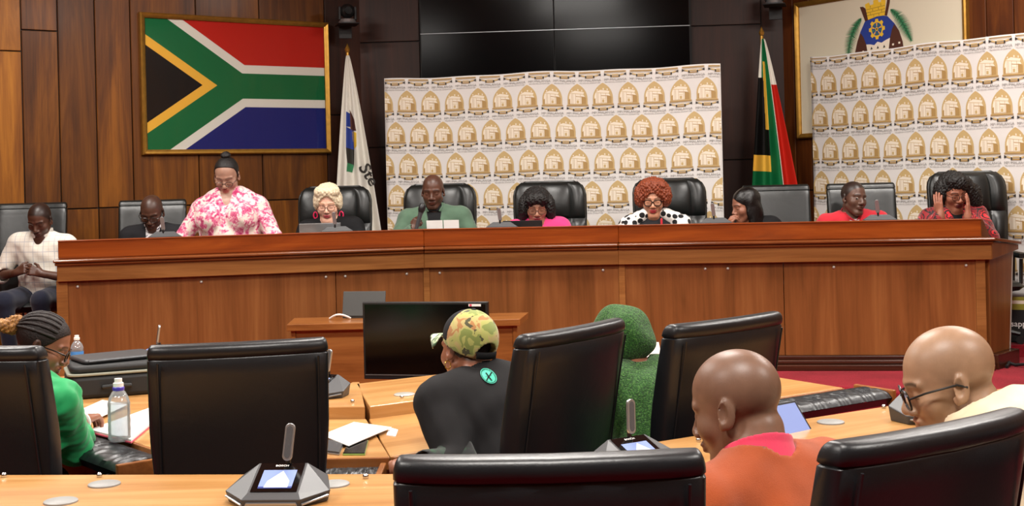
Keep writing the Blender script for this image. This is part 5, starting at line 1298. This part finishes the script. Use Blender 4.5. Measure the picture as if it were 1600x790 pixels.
def put_unit(x, y, z, rot, label):
    o = unit0 if not _uu else dup(unit0, (x, y, z), rot, label); _uu.append(1); o.location = (x, y, z); o.rotation_euler = (0, 0, rot); o['label'] = label; o['group'] = GU; return o
q = at_z(436, 781, NLG); put_unit(q.x, q.y, NLG, R(-4), 'nearest grey conference unit with lit screen on the bottom left desk')
q = at_z(497, 618, LG); put_unit(q.x, q.y, LG, R(-28), 'grey conference unit half hidden by the right edge of the empty chair')
q = at_z(1000, 734, NLG); put_unit(q.x, q.y, NLG, R(32), 'grey conference unit behind the nearest chair, its microphone before the green jersey')
q = at_z(1450, 654, NLG); put_unit(q.x, q.y, NLG, R(40), 'grey conference unit on the desk before the face of the man in cream')
q = at_z(230, 566, LG); put_unit(q.x, q.y, LG, R(-70), 'grey conference unit at the far end of the black bag')
def bench_pt(px, off):
    best = None
    O = offs(BP, off)
    for i in range(3):
        for k in range(60):
            p = O[i].lerp(O[i+1], k/59); e = abs(p.x/p.y*F+CX-(px-.024*60)-0)
            if best is None or e < best[0]: t = (BP[i+1]-BP[i]).normalized(); best = (e, p, math.atan2(t.y, t.x))
    return best[1], best[2]
for px, lab in ((256, 'conference unit on the bench before the man in the dark jacket'), (528, 'conference unit on the bench beside the silver laptop'), (785, 'conference unit on the bench before the woman in hot pink'), (1120, 'conference unit on the bench left of the woman with straight black hair'), (1371, 'conference unit on the bench before the man in the red shirt')):
    q, a = bench_pt(px, .17); put_unit(q.x, q.y, T-.045, a+PI, 'black and grey '+lab)

def laptop(label, loc, rot, w, d, tilt, mat, lid=None):
    l = thing('laptop', label, 'laptop', loc, rot); lid = lid or d
    MB().box(-w/2, w/2, -d, 0, 0, .014).done('base', [mat], l, smooth=False, bevel=.004)
    c, s = math.cos(tilt), math.sin(tilt)      # lid rises from the hinge at y=0 and leans back to +y
    def q(x, t, o): return (x, t*c+o*s, .014+t*s-o*c)
    m = MB(); m.hexa([q(-w/2, 0, 0), q(w/2, 0, 0), q(w/2, 0, .008), q(-w/2, 0, .008), q(-w/2, lid, 0), q(w/2, lid, 0), q(w/2, lid, .008), q(-w/2, lid, .008)]); li = m.done('lid', [mat], l, smooth=False, bevel=.002)
    m = MB(); m.face([q(-w/2+.008, .012, -.001), q(w/2-.008, .012, -.001), q(w/2-.008, lid-.008, -.001), q(-w/2+.008, lid-.008, -.001)]); m.done('display', ['screen_black'], li, smooth=False)
    m = MB(); m.face([(-w/2+.02, -d+.08, .0145), (w/2-.02, -d+.08, .0145), (w/2-.02, -.02, .0145), (-w/2+.02, -.02, .0145)]); m.done('keyboard', ['unit_black'], l, smooth=False); return l
q, a = bench_pt(500, .40); laptop('silver laptop standing open before the woman with short blonde hair', (q.x, q.y, 1.10), a+PI, .31, .23, R(80), 'laptop_grey', .265)
q, a = bench_pt(818, .38); laptop('black laptop opened low before the woman in hot pink', (q.x, q.y, 1.10), a+PI, .30, .22, R(76), 'unit_black', .25)
q = at_z(567, 498, .75); lp = laptop('silver laptop open on the brown desk in the well, beside the dark monitor', (q.x, q.y+.05, .75), R(170), .30, .2, R(104), 'laptop_dark', .17)
m = MB(); m.tube([(c0.x+.25+.14*t, c0.y+.25-.12*math.sin(PI*t)*.4, .757+.03*math.sin(PI*t)) for t in [k/14 for k in range(15)]], .007, 8); tag(m.done('white_cable', ['white_plastic']), 'short white cable beside the silver laptop on the brown desk', 'cable')
q, a = bench_pt(694, .42); bk_ = thing('open_booklet', 'open white booklet standing before the speaking man', 'booklet', (q.x, q.y, 1.10), a)
for sg in (-1, 1): MB().hexa([(sg*.004, 0, 0), (sg*.125, -.02, 0), (sg*.125, -.015, 0), (sg*.004, .005, 0), (sg*.004, -.05, .27), (sg*.125, -.07, .27), (sg*.125, -.065, .27), (sg*.004, -.045, .27)]).done('page', ['paper'], bk_, smooth=False)
# handheld microphone in the fist of the speaking man
mw = Vector(p5.wr['R'])+Vector(p5.hd['R'])*.082+Vector((-.012, .028, 0)); mw = Matrix.Rotation(p5.ang, 3, 'Z')@mw+Vector(p5.base)
mic = thing('handheld_microphone', 'black handheld microphone in the fist of the man in sage green', 'microphone', tuple(mw))
ax_ = Vector((.28, .02, .95)).normalized(); rot = ax_.to_track_quat('Z', 'Y')
for nm, prof, mt in (('handle', [(0, -.13), (.012, -.13), (.017, .05), (.02, .07), (0, .07)], 'unit_grey'), ('mic_head', [(0, .07), (.021, .07), (.027, .09), (.027, .115), (.018, .135), (0, .14)], 'unit_black')):
    o = MB().lathe(prof, 18).done(nm, [mt], mic); o.rotation_mode = 'QUATERNION'; o.rotation_quaternion = rot

# monitor in the well
tl, tr = at(566, 472, 6.9), at(761.5, 464, 6.75); zb = at(568, 592, 6.9).z
w_ = (tr.xy-tl.xy).length; mo = thing('monitor', 'large black flat monitor in the well before the brown desk', 'monitor', (tl.x, tl.y, 0), math.atan2(tr.y-tl.y, tr.x-tl.x))
MB().box(0, w_, 0, .035, zb, tl.z).done('housing', ['unit_black'], mo, smooth=False, bevel=.004); MB().box(.012, w_-.012, -.002, .0, zb+.03, tl.z-.012).done('screen', ['screen_black'], mo, smooth=False)
MB().box(.01, w_-.01, -.003, -.0005, zb+.022, zb+.025).done('bezel_line', ['silver'], mo, smooth=False); MB().box(w_-.10, w_-.035, -.003, -.002, tl.z-.022, tl.z-.010).done('sticker', ['paper'], mo, smooth=False)
MB().box(w_-.095, w_-.083, -.0036, -.003, tl.z-.021, tl.z-.011).done('sticker_mark', ['cloth_rose'], mo, smooth=False)
MB().box(w_/2-.04, w_/2+.04, .035, .07, .03, zb+.2).done('stand_column', ['unit_black'], mo, smooth=False, bevel=.006); MB().box(w_/2-.28, w_/2+.28, -.16, .24, 0, .03).done('stand_foot', ['unit_black'], mo, smooth=False, bevel=.01)

# ------------------------------------------------------------------ things on the middle desks
glass('clear_plastic', '#f4f6f8', .05, .04, .18); glass('bottle_water', '#eef3f6', .03, .02, .14); plain('label_blue', '#3f7fc4', .5); plain('cap_violet', '#4a3fb0', .4)
def bottle(label, px, py, z, h, r, cap_mat, lab=None, fill=.6):
    q = at_z(px, py, z); b = thing('water_bottle', label, 'bottle', (q.x, q.y, z))
    pr = [(0, .004), (r*.8, 0), (r, .012)]
    for k in range(9): t = k/8; pr.append((r*(1-.03*(k % 2)), .012+h*.55*t))
    pr += [(r*.97, h*.62), (r*.85, h*.70), (r*.6, h*.78), (r*.36, h*.83), (r*.34, h*.90), (0, h*.90)]
    MB().lathe(pr, 28).done('shell', ['clear_plastic'], b)
    MB().lathe([(0, .006), (r*.78, .006), (r*.93, .015), (r*.93, h*fill), (0, h*fill)], 24).done('water', ['bottle_water'], b)
    MB().lathe([(0, h*.86), (r*.46, h*.86), (r*.46, h*.93), (r*.34, h*.94), (r*.34, h), (0, h)], 22).done('cap', [cap_mat], b)
    if lab: MB().lathe([(r*1.01, h*.18), (r*1.015, h*.19), (r*1.015, h*.50), (r*1.01, h*.51)], 28).done('bottle_label', [lab], b)
    else: MB().lathe([(r*.50, h*.81), (r*.52, h*.82), (r*.52, h*.86), (r*.46, h*.87)], 22).done('neck_ring', ['cap_violet'], b)
    return b
bottle('small water bottle with blue label and white cap beyond the black bag', 121, 574, LG, .165, .032, 'white_plastic', 'label_blue')
bottle('clear water bottle with violet neck ring on the open notebook', 187, 688, WT+.004, .235, .042, 'white_plastic', None)
ang_l = R(130)
def onleft(px, py, z): q = at_z(px, py, z); return q
def sheet(name, label, cat, corners, z, mat, th=.002, cover=None):
    pts = [at_z(px, py, z) for px, py in corners]; c = sum(pts, Vector())/4; t = thing(name, label, cat, (c.x, c.y, z-0))
    if cover: MB().prism([((p.x-c.x)*1.03, (p.y-c.y)*1.03) for p in pts], 0, .006).done('cover', [cover], t, smooth=False, bevel=.001); z0 = .006
    else: z0 = 0
    pr = [((p.x-c.x), (p.y-c.y)) for p in pts]; MB().prism(pr, z0, z0+th).done('page', [mat], t, smooth=False); return t
sheet('notebook', 'open notebook with a red cover under the water bottle', 'notebook', [(140, 676), (205, 692), (238, 664), (238, 640)][::1], WT, 'paper', .008, 'cloth_rose')
sheet('paper_sheet', 'white sheet under the writing hand of the woman in green', 'paper', [(104, 650), (150, 655), (200, 632), (160, 625)], WT+.012, 'paper')
sheet('paper_sheet', 'loose white sheets on the desk right of the empty chair', 'paper', [(503, 680), (545, 697), (612, 668), (553, 660)], WT+.012, 'paper', .003)
sheet('notebook', 'small grey notebook under the loose white sheets', 'notebook', [(505, 708), (530, 711), (537, 695), (505, 690)], WT, 'unit_grey', .006, 'silver')
ph_ = sheet('phone', 'dark phone in a green case beside the loose white sheets', 'phone', [(536, 711), (570, 711), (575, 690), (548, 688)], WT, 'screen_black', .003, 'case_green')
q = at_z(600, 664, WT); sheet('paper_sheet', 'folded white paper at the elbow of the cap wearer', 'paper', [(604, 680), (618, 682), (622, 672), (608, 668)], WT, 'paper', .003)
q = at_z(1017, 557, LG); cd = thing('paper_card', 'folded white card standing on the desk right of the green hood', 'paper', (q.x, q.y, LG), R(20))
for sg in (-1, 1): MB().hexa([(-.045, sg*.03, 0), (.045, sg*.03, 0), (.045, sg*.028, 0), (-.045, sg*.028, 0), (-.045, sg*.002, .07), (.045, sg*.002, .07), (.045, 0, .07), (-.045, 0, .07)]).done('page', ['paper'], cd, smooth=False)
# black laptop bag with a tablet sleeve on top
q = at_z(165, 618, WT); bag = thing('laptop_bag', 'black zipped laptop bag lying on the left desk', 'bag', (q.x+.02, q.y+.12, WT), R(22))
def rbox(m, w, d, z0, z1, r, n=6):
    ol = []
    for cx_, cy_, a0_ in ((w/2-r, d/2-r, 0), (-w/2+r, d/2-r, 90), (-w/2+r, -d/2+r, 180), (w/2-r, -d/2+r, 270)):
        for k in range(n+1): a = R(a0_+90*k/n); ol.append((cx_+r*math.cos(a), cy_+r*math.sin(a)))
    m.prism(ol, z0, z1)
leather('bag_fabric', '#17191a', .6, .15); plain('zip_tape', '#8b8c7c', .6)
m = MB(); rbox(m, .46, .34, 0, .105, .05); m.done('main_pocket', ['bag_fabric'], bag, bevel=.02, seg=3)
m = MB(); rbox(m, .465, .345, .105, .116, .05); m.done('zip_tape', ['zip_tape'], bag, bevel=.003)
m = MB(); rbox(m, .44, .32, .116, .150, .05); m.done('flap', ['bag_fabric'], bag, bevel=.014, seg=3)
MB().tube([(-.08, -.17, .05), (-.08, -.20, .055), (-.02, -.21, .06), (.04, -.20, .055), (.04, -.17, .05)], .009, 8).done('handle', ['bag_fabric'], bag)
MB().box(.19, .21, -.176, -.172, .09, .125).done('zip_pull', ['silver'], bag, smooth=False)
sl = thing('tablet_sleeve', 'dark grey padded tablet sleeve resting on the black bag', 'sleeve', (bag.location.x-.02, bag.location.y+.03, WT+.152), R(35))
m = MB(); rbox(m, .36, .25, 0, .02, .03); m.done('sleeve_body', ['unit_grey'], sl, bevel=.008, seg=2); m = MB(); m.tube([(-.16, -.126, .012), (.16, -.126, .012)], .005, 6); m.done('zip_edge', ['grille'], sl)
# tablet beside the man in orange
q = at_z(1238, 706, NWT); tb = thing('tablet', 'tablet with a lit blue screen propped beside the man in orange', 'tablet', (q.x, q.y, NWT), R(38))
M = Matrix.Rotation(R(-38), 3, 'X'); MB().obox((0, .03, .085), (.21, .009, .15), M).done('housing', ['unit_black'], tb, smooth=False, bevel=.003)
MB().obox(tuple(Vector((0, .03, .085))+M@Vector((0, -.0055, 0))), (.19, .001, .13), M).done('display', ['display_glow'], tb, smooth=False); MB().obox((0, .09, .05), (.12, .004, .12), Matrix.Rotation(R(35), 3, 'X')).done('kickstand', ['unit_black'], tb, smooth=False)
# round print on the back of the cap wearer's shirt
bp = BVHTree.FromPolygons([v.co.copy() for v in shirt.data.vertices], [tuple(p_.vertices) for p_ in shirt.data.polygons])
def to_shirt(px, py):
    o = pcap.w2l((0, 0, H)); e = pcap.w2l(at(px, py, 5.0)); h_ = bp.ray_cast(Vector(o), (Vector(e)-Vector(o)).normalized()); return h_[0]+h_[1]*.004 if h_[0] else None
def shirt_poly(m, pts, mi, lift=0):
    q = [to_shirt(*p_) for p_ in pts]
    if all(x is not None for x in q): m.face([x+(Vector(pcap.w2l((0, 0, H)))-x).normalized()*lift for x in q], mi)
plain('print_teal', '#35b79b', .6); m = MB()
N = 28; cx, cy = 763, 588
for k in range(N):
    a, b = 2*PI*k/N, 2*PI*(k+1)/N; f = lambda t, r: (cx+(12.5*math.cos(t)+2*math.sin(t))*r, cy+(11.5*math.sin(t)+3*math.cos(t))*r)
    shirt_poly(m, [f(a, .5), f(b, .5), f(b, 1), f(a, 1)], 0); shirt_poly(m, [(cx, cy), f(a, .5), f(b, .5)], 0)
    shirt_poly(m, [f(a, .84), f(b, .84), f(b, .9), f(a, .9)], 1, .003)
for x0, y0, x1, y1, t in ((759, 583, 764, 590, 1.1), (768, 582, 763, 590, 1.1), (763, 589, 760, 595, 1), (763, 589, 768, 595, 1), (758, 589, 768, 587, .9)):
    shirt_poly(m, [(x0-t, y0), (x0+t, y0), (x1+t, y1), (x1-t, y1)], 1, .003)
m.done('shirt_print', ['print_teal', 'cloth_black'], shirt, smooth=False)
ceil = bpy.data.objects['ceiling']
for i, (x, y, p_) in enumerate(LAMPS):
    c = MB().box(x-.63, x+.63, y-.33, y+.33, CEIL-.04, CEIL).done('light_panel', ['silver'], ceil, smooth=False, bevel=.004); MB().box(x-.6, x+.6, y-.3, y+.3, CEIL-.045, CEIL-.04).done('diffuser', ['lamp_diffuser'], c, smooth=False)
